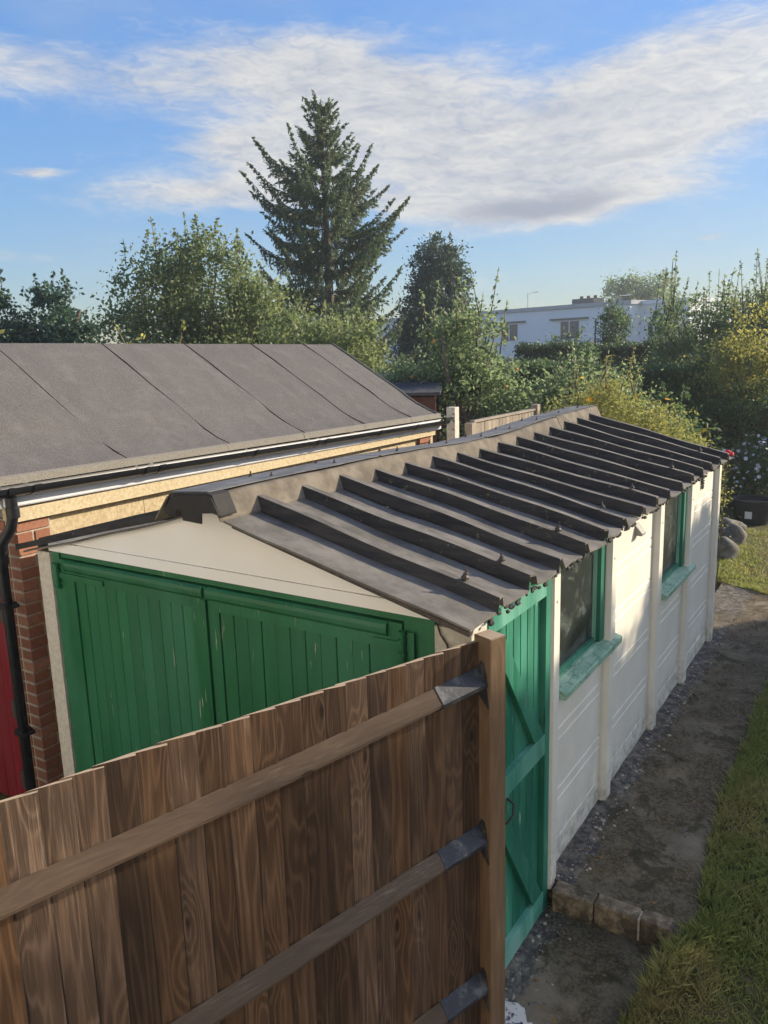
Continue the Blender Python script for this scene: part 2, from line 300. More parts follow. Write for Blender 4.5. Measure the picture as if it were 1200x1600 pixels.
def path(t, b):
    p = pos(t); x, y, z = t.sep(p)
    n = t.noise(p, 3.2, 6, 0.65); f = t.noise(p, 55, 4, 0.75); s_ = t.noise(p, 160, 3, 0.8); bg = t.noise(p, 1.1, 4, 0.6)
    cc = t.mix(t.ramp(f, 0.32, 0.68), (0.060, 0.047, 0.028), (0.190, 0.152, 0.098))
    cc = t.mix(t.ramp(n, 0.44, 0.66, 0, 0.75), cc, t.mix(f, (0.17, 0.142, 0.10), (0.30, 0.25, 0.18)))
    cc = t.mix(t.ramp(bg, 0.55, 0.64, 0, 0.75), cc, (0.30, 0.25, 0.185))
    cc = t.mix(t.ramp(t.noise(p, 4.2, 6, 0.7, 0.6), 0.52, 0.60, 0, 0.75), cc, t.mix(f, (0.030, 0.026, 0.014), (0.075, 0.066, 0.034)))
    cc = t.mix(t.ramp(s_, 0.66, 0.71, 0, 0.75), cc, (0.36, 0.34, 0.30))
    cc = t.mix(t.ramp(s_, 0.30, 0.35, 0.7, 0), cc, (0.015, 0.014, 0.012))
    # spilled bitumen paint and mortar along the foot of the wall
    d = t.m('ADD', x, t.m('MULTIPLY', t.m('SUBTRACT', t.noise(p, 5.5, 5, 0.7), 0.5), 0.30))
    band = t.m('MULTIPLY', t.ramp(d, -0.01, 0.035, 1, 0), t.ramp(t.noise(p, 1.7, 2), 0.35, 0.5, 0.35, 1.0))
    blue = t.mix(t.ramp(t.noise(p, 14, 6, 0.75), 0.42, 0.62), (0.065, 0.066, 0.078), (0.27, 0.245, 0.205))
    cc = t.mix(t.m('MULTIPLY', band, 0.7), cc, blue)
    wsp = t.m('MULTIPLY', t.ramp(d, 0.02, 0.07, 1, 0), t.ramp(t.noise(p, 30, 5, 0.8), 0.60, 0.66)); cc = t.mix(t.m('MULTIPLY', wsp, 0.8), cc, (0.55, 0.52, 0.47))
    base(t, b, cc, 0.93, 0.2); bump(t, b, t.m('ADD', t.m('MULTIPLY', f, 0.8), t.m('ADD', n, t.m('MULTIPLY', s_, 0.5))), 0.025, 0.7)
mat('mossy_concrete', path)
def paintpatch(t, b):
    p = pos(t); k = t.ramp(t.noise(p, 18, 5, 0.7), 0.42, 0.5)
    base(t, b, t.mix(k, (0.03, 0.035, 0.075), (0.62, 0.60, 0.56)), 0.7, 0.3); bump(t, b, t.noise(p, 40, 4), 0.005, 0.5)
mat('spilt_paint', paintpatch)
def earth(t, b):
    p = pos(t); n = t.noise(p, 9, 6, 0.7); m_ = t.noise(p, 1.2, 4, 0.6)
    cc = t.mix(t.ramp(n, 0.3, 0.7), (0.045, 0.035, 0.020), (0.12, 0.10, 0.05)); cc = t.mix(t.ramp(m_, 0.42, 0.62), cc, t.mix(n, (0.035, 0.055, 0.014), (0.085, 0.11, 0.035)))
    base(t, b, cc, 0.95, 0.15); bump(t, b, n, 0.03, 0.6)
mat('garden_earth', earth)
def lawn(t, b):
    p = pos(t); n = t.noise(p, 40, 5, 0.75); m_ = t.noise(p, 3.5, 4, 0.6)
    cc = t.mix(t.ramp(n, 0.3, 0.7), (0.050, 0.055, 0.018), (0.17, 0.16, 0.062)); cc = t.mix(t.ramp(m_, 0.45, 0.62, 0, .85), cc, t.mix(n, (0.11, 0.075, 0.038), (0.26, 0.20, 0.105)))
    base(t, b, cc, 0.95, 0.15); bump(t, b, n, 0.03, 0.8)
mat('turf', lawn)
def leafmat(name, c1, c2, c3, trans=0.35, big=0.5, rough=0.5, tcol=None):
    def fn(t, b):
        ri = t.node('ShaderNodeNewGeometry').outputs['Random Per Island']; p = pos(t)
        cc = t.mix(ri, c1, c2); cc = t.mix(t.ramp(t.noise(p, big, 3, 0.6), 0.45, 0.7, 0, 0.8), cc, c3)
        base(t, b, cc, rough, 0.35)
        tr = t.node('ShaderNodeBsdfTranslucent'); t.put(tr.inputs[0], t.mix(0.5, cc, tcol or tuple(min(1, x * 2.2) for x in c2)))
        ms = t.node('ShaderNodeMixShader'); ms.inputs[0].default_value = trans
        t.l.new(b.outputs[0], ms.inputs[1]); t.l.new(tr.outputs[0], ms.inputs[2]); t.l.new(ms.outputs[0], t.out.inputs[0])
    return mat(name, fn)
leafmat('grass_blade', (0.105, 0.140, 0.036), (0.26, 0.28, 0.085), (0.38, 0.29, 0.14), 0.45, 2.2)
leafmat('spruce_needles', (0.065, 0.100, 0.052), (0.135, 0.180, 0.080), (0.111, 0.111, 0.052), 0.25, 1.2)
leafmat('cypress_leaf', (0.030, 0.058, 0.033), (0.062, 0.103, 0.053), (0.048, 0.083, 0.039), 0.22, 0.8)
leafmat('leyland_leaf', (0.031, 0.070, 0.047), (0.070, 0.132, 0.070), (0.047, 0.093, 0.059), 0.25, 0.8)
leafmat('olive_leaf', (0.079, 0.118, 0.041), (0.189, 0.228, 0.087), (0.236, 0.228, 0.087), 0.45, 0.9)
leafmat('apple_leaf', (0.085, 0.130, 0.055), (0.205, 0.262, 0.120), (0.125, 0.170, 0.078), 0.48, 1.2)
leafmat('dark_leaf', (0.041, 0.079, 0.030), (0.104, 0.160, 0.056), (0.066, 0.112, 0.041), 0.35, 1.0)
leafmat('yellow_leaf', (0.125, 0.156, 0.037), (0.338, 0.312, 0.081), (0.125, 0.163, 0.050), 0.52, 1.3)
leafmat('hedge_leaf', (0.025, 0.050, 0.020), (0.059, 0.098, 0.034), (0.039, 0.070, 0.025), 0.25, 1.5)
leafmat('feathery_leaf', (0.111, 0.137, 0.036), (0.273, 0.267, 0.078), (0.169, 0.182, 0.052), 0.50, 2.0)
mat('bark', simple((0.075, 0.055, 0.038), (0.16, 0.125, 0.09), 14, 0.9, 0.02))
mat('yellow_petal', simple((0.85, 0.42, 0.01), (0.9, 0.55, 0.03), 30, 0.6, 0.001))
mat('white_petal', simple((0.72, 0.72, 0.74), (0.8, 0.8, 0.8), 30, 0.6, 0.001))
mat('red_petal', simple((0.55, 0.02, 0.035), (0.7, 0.04, 0.06), 30, 0.6, 0.001))
mat('apple_skin', simple((0.45, 0.38, 0.08), (0.55, 0.22, 0.08), 5, 0.4, 0.001))
mat('rock', simple((0.09, 0.085, 0.07), (0.22, 0.205, 0.17), 9, 0.9, 0.03))
mat('house_render', simple((0.78, 0.79, 0.81), (0.83, 0.83, 0.84), 0.5, 0.85, 0.002))
mat('house_cream', simple((0.76, 0.73, 0.66), (0.82, 0.79, 0.72), 3, 0.85, 0.003))
mat('coping', simple((0.40, 0.40, 0.40), (0.5, 0.5, 0.5), 2, 0.85, 0.002))
mat('window_dark', simple((0.03, 0.035, 0.045), (0.06, 0.07, 0.08), 0.5, 0.15, 0.0, 0.5))
mat('dark_roof_felt', simple((0.055, 0.055, 0.062), (0.085, 0.085, 0.092), 3, 0.85, 0.003))
mat('red_brown_boards', simple((0.075, 0.028, 0.020), (0.12, 0.05, 0.035), 3, 0.8, 0.003))
mat('clay_roof', simple((0.14, 0.055, 0.035), (0.22, 0.10, 0.065), 3, 0.8, 0.01))
mat('dark_interior', simple((0.05, 0.048, 0.04), (0.10, 0.09, 0.07), 3, 0.9, 0.003))
mat('pot_plastic', simple((0.03, 0.03, 0.032), (0.05, 0.05, 0.05), 8, 0.5, 0.001))
def glass(t, b):
    p = pos(t)
    base(t, b, (0.02, 0.025, 0.022), 0.06, 0.5)
    sm = t.noise(t.vec(p, (4, 4, 6)), 1.0, 5, 0.65, 1.6)
    t.put(b.inputs['Roughness'], t.ramp(sm, 0.4, 0.7, 0.04, 0.30))
    tp = t.node('ShaderNodeBsdfTransparent'); tp.inputs[0].default_value = (0.80, 0.86, 0.82, 1)
    ms = t.node('ShaderNodeMixShader'); ms.inputs[0].default_value = 0.5
    t.l.new(b.outputs[0], ms.inputs[1]); t.l.new(tp.outputs[0], ms.inputs[2])
    df = t.node('ShaderNodeBsdfDiffuse'); df.inputs[0].default_value = (0.32, 0.36, 0.33, 1)
    m2 = t.node('ShaderNodeMixShader'); t.put(m2.inputs[0], t.ramp(sm, 0.48, 0.78, 0.06, 0.35))
    t.l.new(ms.outputs[0], m2.inputs[1]); t.l.new(df.outputs[0], m2.inputs[2]); t.l.new(m2.outputs[0], t.out.inputs[0])
mat('dusty_glass', glass)

# ------------------------------------------------------------------ builders
def tag(o, label=None, cat=None, group=None, kind=None):
    if label: o['label'] = label
    if cat: o['category'] = cat
    if group: o['group'] = group
    if kind: o['kind'] = kind
    return o
def thing(name, loc, label, cat, group=None, rotz=0.0):
    o = bpy.data.objects.new(name, None); COL.objects.link(o); o.location = loc; o.rotation_euler = (0, 0, rotz); o.empty_display_size = 0.1
    return tag(o, label, cat, group)
def wloc(o):
    v = Vector((0, 0, 0))
    while o is not None: v += Vector(o.location); o = o.parent
    return v
def link(name, me, m, parent=None, loc=None):
    o = bpy.data.objects.new(name, me); COL.objects.link(o)
    if m and not me.materials: me.materials.append(MATS[m])
    if parent: o.parent = parent
    if loc is not None: o.location = loc
    return o
def finish(name, bm, m, parent=None, smooth=False, bev=0.0, origin=None):
    """bm is in world coordinates; the object's origin goes to `origin` (default: the parent's place)"""
    if bev > 0:
        es = [e for e in bm.edges if len(e.link_faces) == 2 and e.calc_face_angle(0) > 0.5]
        bmesh.ops.bevel(bm, geom=es, offset=bev, segments=1, affect='EDGES', clamp_overlap=True)
    bmesh.ops.recalc_face_normals(bm, faces=bm.faces)
    pl = wloc(parent) if parent else Vector((0, 0, 0))
    og = Vector(origin) if origin is not None else pl
    bmesh.ops.translate(bm, verts=bm.verts, vec=-og)
    me = bpy.data.meshes.new(name); bm.to_mesh(me); bm.free()
    if smooth:
        for p in me.polygons: p.use_smooth = True
        me.set_sharp_from_angle(angle=R(38))
    return link(name, me, m, parent, og - pl)
def box(bm, x0, x1, y0, y1, z0, z1):
    vs = [bm.verts.new((x, y, z)) for x in (x0, x1) for y in (y0, y1) for z in (z0, z1)]
    for q in ((0, 1, 3, 2), (4, 6, 7, 5), (0, 4, 5, 1), (2, 3, 7, 6), (0, 2, 6, 4), (1, 5, 7, 3)): bm.faces.new([vs[i] for i in q])
    return vs
def bx(name, x0, x1, y0, y1, z0, z1, m, parent=None, bev=0.003, origin=None):
    bm = bmesh.new(); box(bm, x0, x1, y0, y1, z0, z1); return finish(name, bm, m, parent, bev=bev, origin=origin)
def prism(bm, prof, axis, a, b):
    """extrude a closed 2-D profile along an axis between a and b; prof are the two other coordinates in xyz order"""
    def P(u, v, w):
        return {'x': (w, u, v), 'y': (u, w, v), 'z': (u, v, w)}[axis]
    A = [bm.verts.new(P(u, v, a)) for u, v in prof]; B = [bm.verts.new(P(u, v, b)) for u, v in prof]
    n = len(prof)
    for i in range(n): bm.faces.new((A[i], A[(i + 1) % n], B[(i + 1) % n], B[i]))
    bm.faces.new(A[::-1]); bm.faces.new(B)
def beam(bm, p, q, w, h, up=(0, 0, 1)):
    """box bar from p to q, w across, h along `up`"""
    p, q = Vector(p), Vector(q); d = (q - p).normalized(); s_ = d.cross(Vector(up)).normalized(); u = s_.cross(d).normalized()
    A = [bm.verts.new(p + s_ * a * w / 2 + u * b * h / 2) for a, b in ((-1, -1), (1, -1), (1, 1), (-1, 1))]
    B = [bm.verts.new(q + s_ * a * w / 2 + u * b * h / 2) for a, b in ((-1, -1), (1, -1), (1, 1), (-1, 1))]
    for i in range(4): bm.faces.new((A[i], A[(i + 1) % 4], B[(i + 1) % 4], B[i]))
    bm.faces.new(A[::-1]); bm.faces.new(B)
def tube(bm, pts, rad, seg=8, caps=True):
    rings = []
    pts = [Vector(p) for p in pts]
    for i, p in enumerate(pts):
        d = (pts[min(i + 1, len(pts) - 1)] - pts[max(i - 1, 0)]).normalized()
        a = d.orthogonal().normalized() if i == 0 else (prev - d * prev.dot(d)).normalized()
        prev = a; c = d.cross(a); r = rad[i] if hasattr(rad, '__len__') else rad
        rings.append([bm.verts.new(p + (a * math.cos(2 * math.pi * k / seg) + c * math.sin(2 * math.pi * k / seg)) * r) for k in range(seg)])
    for A, B in zip(rings, rings[1:]):
        for k in range(seg): bm.faces.new((A[k], A[(k + 1) % seg], B[(k + 1) % seg], B[k]))
    if caps: bm.faces.new(rings[0][::-1]); bm.faces.new(rings[-1])
def tb(name, pts, rad, m, parent=None, seg=10, smooth=True):
    bm = bmesh.new(); tube(bm, pts, rad, seg); return finish(name, bm, m, parent, smooth=smooth)
def lathe(bm, prof, cx, cy, seg=20):
    rs = [[bm.verts.new((cx + r * math.cos(2 * math.pi * k / seg), cy + r * math.sin(2 * math.pi * k / seg), z)) for k in range(seg)] for r, z in prof]
    for A, B in zip(rs, rs[1:]):
        for k in range(seg): bm.faces.new((A[k], A[(k + 1) % seg], B[(k + 1) % seg], B[k]))
    bm.faces.new(rs[0][::-1]); bm.faces.new(rs[-1])
def npmesh(name, V, F, m, parent=None, loc=None):
    """V (n,3), F (k,nv) all faces alike"""
    me = bpy.data.meshes.new(name); nv = F.shape[1]; k = F.shape[0]
    me.vertices.add(len(V)); me.vertices.foreach_set('co', np.ascontiguousarray(V, dtype=np.float32).ravel())
    me.loops.add(k * nv); me.loops.foreach_set('vertex_index', np.ascontiguousarray(F, dtype=np.int32).ravel())
    me.polygons.add(k); me.polygons.foreach_set('loop_start', np.arange(0, k * nv, nv, dtype=np.int32))
    me.polygons.foreach_set('loop_total', np.full(k, nv, dtype=np.int32)); me.update(calc_edges=True)
    return link(name, me, m, parent, loc)

def leaves(P, size, dirs=None, aspect=0.5, up=0.4):
    """one pointed four-sided leaf per point"""
    n = len(P); a = RNG.normal(size=(n, 3)) if dirs is None else dirs + 0.35 * RNG.normal(size=(n, 3))
    a /= np.linalg.norm(a, axis=1)[:, None] + 1e-9
    b = RNG.normal(size=(n, 3)); b[:, 2] *= (1 - up) ; b = np.cross(a, b); b /= np.linalg.norm(b, axis=1)[:, None] + 1e-9
    s_ = (size * RNG.uniform(0.6, 1.3, n))[:, None]
    V = np.stack([P - a * s_ * .5, P + b * s_ * aspect * .5 - a * s_ * .05, P + a * s_ * .5, P - b * s_ * aspect * .5 - a * s_ * .05], 1).reshape(-1, 3)
    F = np.arange(4 * n).reshape(n, 4)
    return V, F
def blob_points(blobs, nclump, per, sig, lo=0.45):
    """points of foliage gathered in clumps through ellipsoids (cx,cy,cz,rx,ry,rz)"""
    vol = np.array([b[3] * b[4] * b[5] for b in blobs]) ** 0.75; vol = vol / vol.sum()
    out = []; cl = []
    for b, f in zip(blobs, vol):
        k = max(3, int(nclump * f)); d = RNG.normal(size=(k, 3)); d /= np.linalg.norm(d, axis=1)[:, None]
        rr = RNG.uniform(lo, 1.03, k) ** 0.6
        c = np.array(b[:3]) + d * np.array(b[3:6]) * rr[:, None]; cl.append(c)
    c = np.concatenate(cl); q = np.repeat(c, per, 0); s_ = np.repeat(RNG.uniform(0.5, 1.35, len(c)) * sig, per)[:, None]
    q = q + RNG.normal(size=q.shape) * s_ * np.array([1, 1, 0.75])
    return q, c
def shoot_points(bases, h, n=26, lean=0.15):
    out = []; lines = []
    for b in bases:
        hh = h * RNG.uniform(0.5, 1.1); d = np.array([RNG.normal() * lean, RNG.normal() * lean, 1.0]); t_ = RNG.uniform(0, 1, n)
        out.append(np.array(b) + d * (t_ * hh)[:, None] + RNG.normal(size=(n, 3)) * 0.045 * (1.25 - t_[:, None])); lines.append((b, np.array(b) + d * hh))
    return np.concatenate(out), lines
def tree(name, loc, h0, blobs, label, cat, leaf, nclump, per, sig, size, shoots=0, shoot_h=0.9, trunk_r=0.12, group=None, limbs=14, extra=None, lo=0.45, aspect=0.5):
    """trunk with limbs reaching into the crown, crown of separate leaves. blobs are relative to loc."""
    t = thing(name, loc, label, cat, group); L = np.array(loc)
    q, cl = blob_points(blobs, nclump, per, sig, lo)
    bm = bmesh.new(); top = max(b[2] + b[5] * 0.3 for b in blobs)
    pts = [(0, 0, -0.1)]; x = y = 0
    for k in range(1, 6):
        x += random.uniform(-.06, .06) * h0; y += random.uniform(-.06, .06) * h0; pts.append((x, y, top * k / 5))
    tube(bm, pts, [trunk_r * (1 - 0.15 * i) for i in range(6)], 8)
    idx = RNG.choice(len(cl), min(limbs, len(cl)), replace=False)
    for i in idx:
        e = cl[i]; k = random.uniform(0.15, 0.7); s0 = Vector(pts[min(4, int(k * 5) + 0)]); e = Vector(e); mid = (s0 + e) / 2 + Vector((0, 0, -0.08 * (e - s0).length))
        tube(bm, [s0, mid, e], [trunk_r * .42, trunk_r * .27, trunk_r * .08], 5)
    if shoots:
        tops = cl[np.argsort(-cl[:, 2])[: max(shoots * 2, 8)]]; bs = tops[RNG.choice(len(tops), shoots, replace=True)] + RNG.normal(size=(shoots, 3)) * 0.12
        sp, lines = shoot_points(bs, shoot_h); q = np.concatenate([q, sp])
        for a, b in lines: tube(bm, [Vector(a), Vector(b)], [0.012, 0.004], 3)
    bmesh.ops.recalc_face_normals(bm, faces=bm.faces)
    me = bpy.data.meshes.new('trunk'); bm.to_mesh(me); bm.free()
    for p in me.polygons: p.use_smooth = True
    link('trunk', me, 'bark', t)
    q = q[q[:, 2] > 0.02]
    V, F = leaves(q, size, aspect=aspect); npmesh('crown', V, F, leaf, t)
    return t, cl
def struct(o, kind='structure'): o['kind'] = kind; return o

# ------------------------------------------------------------------ ground
bm = bmesh.new()
vs = [bm.verts.new(p) for p in ((-400, -60, -0.12), (300, -60, -0.12), (300, 700, -0.12), (-400, 700, -0.12))]; bm.faces.new(vs)
struct(finish('ground', bm, 'garden_earth'))
# upper path: thick concrete, edge broken on the lawn side
def slab(name, x0, x1f, ys, z, m, zb=-0.15, rough=0.006):
    bm = bmesh.new(); rows = []
    for y in ys:
        xr = x1f(y); n = 16; rows.append([bm.verts.new((x0 + (xr - x0) * i / n, y, z + random.uniform(-rough, rough) - (0.035 if i == n else 0))) for i in range(n + 1)])
    for A, B in zip(rows, rows[1:]):
        for i in range(16): bm.faces.new((A[i], A[i + 1], B[i + 1], B[i]))
    for A, B in zip(rows, rows[1:]):
        a, b = A[-1], B[-1]; c = bm.verts.new((a.co.x + .01, a.co.y, zb)); d = bm.verts.new((b.co.x + .01, b.co.y, zb)); bm.faces.new((a, c, d, b))
    f = rows[0]; low = [bm.verts.new((v.co.x, v.co.y, zb)) for v in f]
    for i in range(16): bm.faces.new((f[i + 1], f[i], low[i], low[i + 1]))
    return struct(finish(name, bm, m, smooth=True))
def edge_x(y):
    pts = [(-12, .5), (-.41, .5), (.05, .57), (.42, .68), (1.0, .60), (1.6, .56), (3.5, .55), (5.5, .52), (6.1, .40), (6.45, -.3), (6.9, -.75), (9, -1.0), (14, -1.6)]
    for (a, p), (b, q) in zip(pts, pts[1:]):
        if a <= y <= b: return p + (q - p) * (y - a) / (b - a)
    return pts[-1][1]
slab('upper_path', -0.35, lambda y: edge_x(y) + random.uniform(-.05, .03) + .03, [0.36 + 0.08 * i for i in range(80)], 0.08, 'mossy_concrete')
slab('lower_path', -0.35, lambda y: 0.62 + random.uniform(-.03, .03), [-4 + 0.1 * i for i in range(44)], -0.045, 'mossy_concrete')
slab('rear_path', -3.4, lambda y: -0.33, [4.42 + 0.15 * i for i in range(11)], 0.072, 'mossy_concrete')
# a splash of paint on the lower path by the fence post
bm = bmesh.new(); cpt = (0.14, -0.62); ring = []
for k in range(40):
    a = 2 * math.pi * k / 40; rr = 0.10 + 0.05 * math.sin(3 * a + 1) + random.uniform(-.02, .03); ring.append(bm.verts.new((cpt[0] + rr * 1.5 * math.cos(a), cpt[1] + rr * math.sin(a) * 1.6, -0.034)))
bm.faces.new(ring); ex = bmesh.ops.extrude_face_region(bm, geom=list(bm.faces)); 
for v in [x for x in ex['geom'] if isinstance(x, bmesh.types.BMVert)]: v.co.z += 0.003
tag(finish('paint_spill', bm, 'spilt_paint'), 'splash of white and blue paint on the concrete beside the foot of the fence post', 'paint')
# lawn
def lawn_h(x, y):
    h = 0.075 if y > 0.55 else (-0.02 + 0.095 * max(0, min(1, (y + 0.7) / 1.25)))
    return h + 0.012 * math.sin(x * 3.1 + y * 1.7) + 0.008 * math.sin(x * 9 - y * 7)
bm = bmesh.new(); rows = []
ys = [-12 + 0.6 * i for i in range(19)] + [-0.8 + 0.08 * i for i in range(90)] + [6.5 + 0.4 * i for i in range(30)]
for y in ys:
    x0 = edge_x(y) - .02 + random.uniform(-.02, .02); xs = [x0 + 0.05 * k for k in range(12)] + [x0 + .6 + 0.35 * k for k in range(10)] + [x0 + 5, 9, 14]
    rows.append([bm.verts.new((x, y, lawn_h(x, y) + random.uniform(-.006, .006) - (0.05 if i == 0 else 0))) for i, x in enumerate(xs)])
for A, B in zip(rows, rows[1:]):
    for i in range(len(A) - 1): bm.faces.new((A[i], A[i + 1], B[i + 1], B[i]))
struct(finish('lawn', bm, 'turf', smooth=True))
# grass blades
n = 150000
y = -1.0 + 10.5 * RNG.uniform(0, 1, n) ** 1.7; ex = np.array([edge_x(v) for v in y])
off = RNG.exponential(0.42, n) - 0.03; x = ex + off
tuft = np.sin(x * 23 + 3 * np.sin(y * 11)) * np.sin(y * 19 + 2 * np.sin(x * 13)); keep = RNG.uniform(0, 1, n) < 0.55 + 0.45 * tuft
x, y = x[keep], y[keep]; n = len(x)
z = np.where(y > 0.55, 0.07, -0.025 + 0.095 * np.clip((y + .7) / 1.25, 0, 1))
big = (np.sin(x * 6 + 1) * np.sin(y * 5 + 2) > 0.3)
near = np.exp(-((x - .55) ** 2 + (y - .05) ** 2) / .06)
h = RNG.uniform(0.018, 0.05, n) * np.where(big, 1.4, 1) * (1 + 1.3 * near); w = RNG.uniform(0.002, 0.0045, n) * 1.2
a = RNG.uniform(0, 2 * np.pi, n); ln = RNG.uniform(0.2, 1.2, n) * h; b = RNG.uniform(0, 2 * np.pi, n)
Pb = np.stack([x, y, z], 1); wv = np.stack([np.cos(a), np.sin(a), 0 * a], 1) * w[:, None]; tip = np.stack([np.cos(b) * ln, np.sin(b) * ln, h], 1)
V = np.stack([Pb - wv, Pb + wv, Pb + tip * .5 + wv * .7 + np.array([0, 0, .006]), Pb + tip], 1).reshape(-1, 3)
gobj = npmesh('grass', V, np.arange(4 * n).reshape(n, 4), 'grass_blade'); tag(gobj, 'short tufty green and straw coloured grass along the edge of the concrete path', 'grass', kind='stuff')
# crumbs of mortar, pebbles and dead leaves lying along the foot of the wall and on the slabs
def crumbs(name, n, fx, s0, s1, m, label, flat=.6):
    V = []; F = []; ico = bmesh.new(); bmesh.ops.create_icosphere(ico, subdivisions=1, radius=1); iv = np.array([v.co[:] for v in ico.verts]); fi = np.array([[v.index for v in f.verts] for f in ico.faces]); ico.free()
    for k in range(n):
        x, y = fx(); z = (.082 if y > .37 else -.043); r = s0 * (s1 / s0) ** (random.random() ** 2.2)
        q = iv * np.array([r * random.uniform(.7, 1.4), r * random.uniform(.7, 1.4), r * flat]) * RNG.uniform(.8, 1.2, (len(iv), 1)) + np.array([x, y, z]); V.append(q); F.append(fi + len(iv) * k)
    o = npmesh(name, np.concatenate(V), np.concatenate(F), m); return tag(o, label, 'debris', kind='stuff')
crumbs('mortar_crumbs', 380, lambda: (-.10 + abs(random.gauss(0, .06)) + random.random() ** 3 * .12, random.uniform(-.9, 4.6)), .003, .014, 'mortar', 'pale crumbs of mortar scattered along the foot of the cream wall')
crumbs('pebbles', 600, lambda: (random.uniform(-.05, .62), random.choice((random.uniform(-1, .25), random.uniform(.4, 5.5)))), .002, .009, 'rock', 'small pebbles and grit lying on the concrete path')
nl = 160; lx = RNG.uniform(-.05, .7, nl); ly = RNG.uniform(-1, 5.5, nl); ly = np.where((ly > .24) & (ly < .4), ly + .3, ly)
Vl, Fl = leaves(np.stack([lx, ly, np.where(ly > .37, .088, -.037)], 1), .028, np.stack([RNG.normal(size=nl), RNG.normal(size=nl), RNG.normal(size=nl) * .1], 1), .55)
tag(npmesh('fallen_leaves', Vl, Fl, 'dead_leaf'), 'few small brown dead leaves lying on the concrete path', 'leaf litter', kind='stuff')
# edging bricks of the step
st_t = thing('brick_step', (0.26, 0.32, -0.05), 'low step edge of three worn mossy bricks laid end to end across the path', 'step')
bxs = [(-0.060, 0.160), (0.164, 0.386), (0.396, 0.640)]
for i, (a, b_) in enumerate(bxs):
    bm = bmesh.new(); box(bm, a, b_, 0.262 + .008 * i, 0.358 + .006 * i, -0.06, 0.083)
    bmesh.ops.bevel(bm, geom=bm.edges[:], offset=.007, segments=1, affect='EDGES'); bmesh.ops.subdivide_edges(bm, edges=[e for e in bm.edges if e.calc_length() > .05], cuts=5, use_grid_fill=True)
    for v in bm.verts: v.co += Vector((random.uniform(-.002, .002), random.uniform(-.0025, .0025), random.uniform(-.003, .002)))
    if i == 2:
        for v in bm.verts:
            if v.co.x > .58: v.co.z -= .02; v.co.y += random.uniform(-.01, .01)
    finish('brick', bm, 'edging_brick', st_t, smooth=True, origin=((a + b_) / 2, .31, 0))
bx('mortar', 0.387, 0.397, 0.275, 0.35, -0.05, 0.074, 'mortar', st_t, 0.002)

# ------------------------------------------------------------------ concrete shed / garage with ribbed roof
WX = -0.08                                    # outer face of the side posts
shed = thing('sectional_garage', (-1.5, 1.9, 0.0), 'long cream concrete sectional garage with green doors and dark ribbed roof', 'garage')
def wallz(x): return 1.80 + 0.2548 * (0 - x)
S0, SL = 1.865, 0.2548                        # roof sheet height at the eave x=0 and slope
def rz(x): return S0 - SL * x if x > -1.43 else S0 - 0.045 + SL * 1.43 + 0.245 * (x + 1.43)
def sag(x, y): return float(np.interp(y, [-.8, 0, .6, 1.1, 1.7, 2.4, 3.0, 3.6, 4.4], [0, -.006, -.012, -.026, -.052, -.054, -.030, -.006, .006])) * max(0.0, min(1.0, -x / 1.3))
# --- roof sheets (right slope), each with its own rib
ribs = [-0.536 + 0.3373 * i for i in range(15)]
def sheet_obj(name, prof, x0, x1, mirror=False, m='bitumen_sheet', n=10, ragged=True):
    """prof: list of (y, dz, is_dark) ; extruded down the slope from x0 (ridge side) to x1 (eave)"""
    bm = bmesh.new(); rows = []
    ph = random.uniform(0, 6)
    for k in range(n + 1):
        x = x0 + (x1 - x0) * k / n; row = []
        for j, (y, dz, dk) in enumerate(prof):
            sg = sag(x, y) + 0.004 * math.sin(3.3 * x + ph) + 0.003 * math.sin(9 * x + y * 5)
            xx = x + (random.uniform(-.010, .010) if (k == n and ragged) else 0)
            row.append(bm.verts.new((xx, y + 0.003 * math.sin(4 * x + ph), rz(xx) + dz + sg)))
        rows.append(row)
    for k in range(n):
        for j in range(len(prof) - 1):
            f = bm.faces.new((rows[k][j], rows[k][j + 1], rows[k + 1][j + 1], rows[k + 1][j]))
            f.material_index = 1 if (prof[j][2] and prof[j + 1][2]) else 0  # only the rib side turned from the sun gets the painted shade
    faces = bm.faces[:]
    r = bmesh.ops.extrude_face_region(bm, geom=faces)
    for v in [e for e in r['geom'] if isinstance(e, bmesh.types.BMVert)]: v.co.z -= 0.010
    bmesh.ops.recalc_face_normals(bm, faces=bm.faces)
    bmesh.ops.translate(bm, verts=bm.verts, vec=-wloc(shed))
    me = bpy.data.meshes.new(name); bm.to_mesh(me); bm.free(); me.materials.append(MATS[m]); me.materials.append(MATS['shaded_bitumen'])
    return link(name, me, None, shed)
def prof_for(y0, y1, rib=True):
    if not rib: return [(y0, 0, 0), ((y0 + y1) / 2, 0.003, 0), (y1, 0, 0)]
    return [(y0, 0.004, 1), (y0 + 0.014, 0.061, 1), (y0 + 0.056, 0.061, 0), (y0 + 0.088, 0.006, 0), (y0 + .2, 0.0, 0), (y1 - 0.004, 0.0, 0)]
sheet_obj('roof_sheet', prof_for(-0.775, ribs[0] - .002, False), -1.262, 0.0)
for i, y0 in enumerate(ribs):
    y1 = ribs[i + 1] if i < 14 else 4.45
    sheet_obj('roof_sheet', prof_for(y0, y1), -1.262, random.uniform(-.006, .010))
sheet_obj('roof_sheet', prof_for(-0.63, ribs[0] - .002, False), -1.62, -3.05)
for i, y0 in enumerate(ribs):
    y1 = ribs[i + 1] if i < 14 else 4.45
    sheet_obj('roof_sheet', prof_for(y0, y1), -1.62, -3.05, n=3)
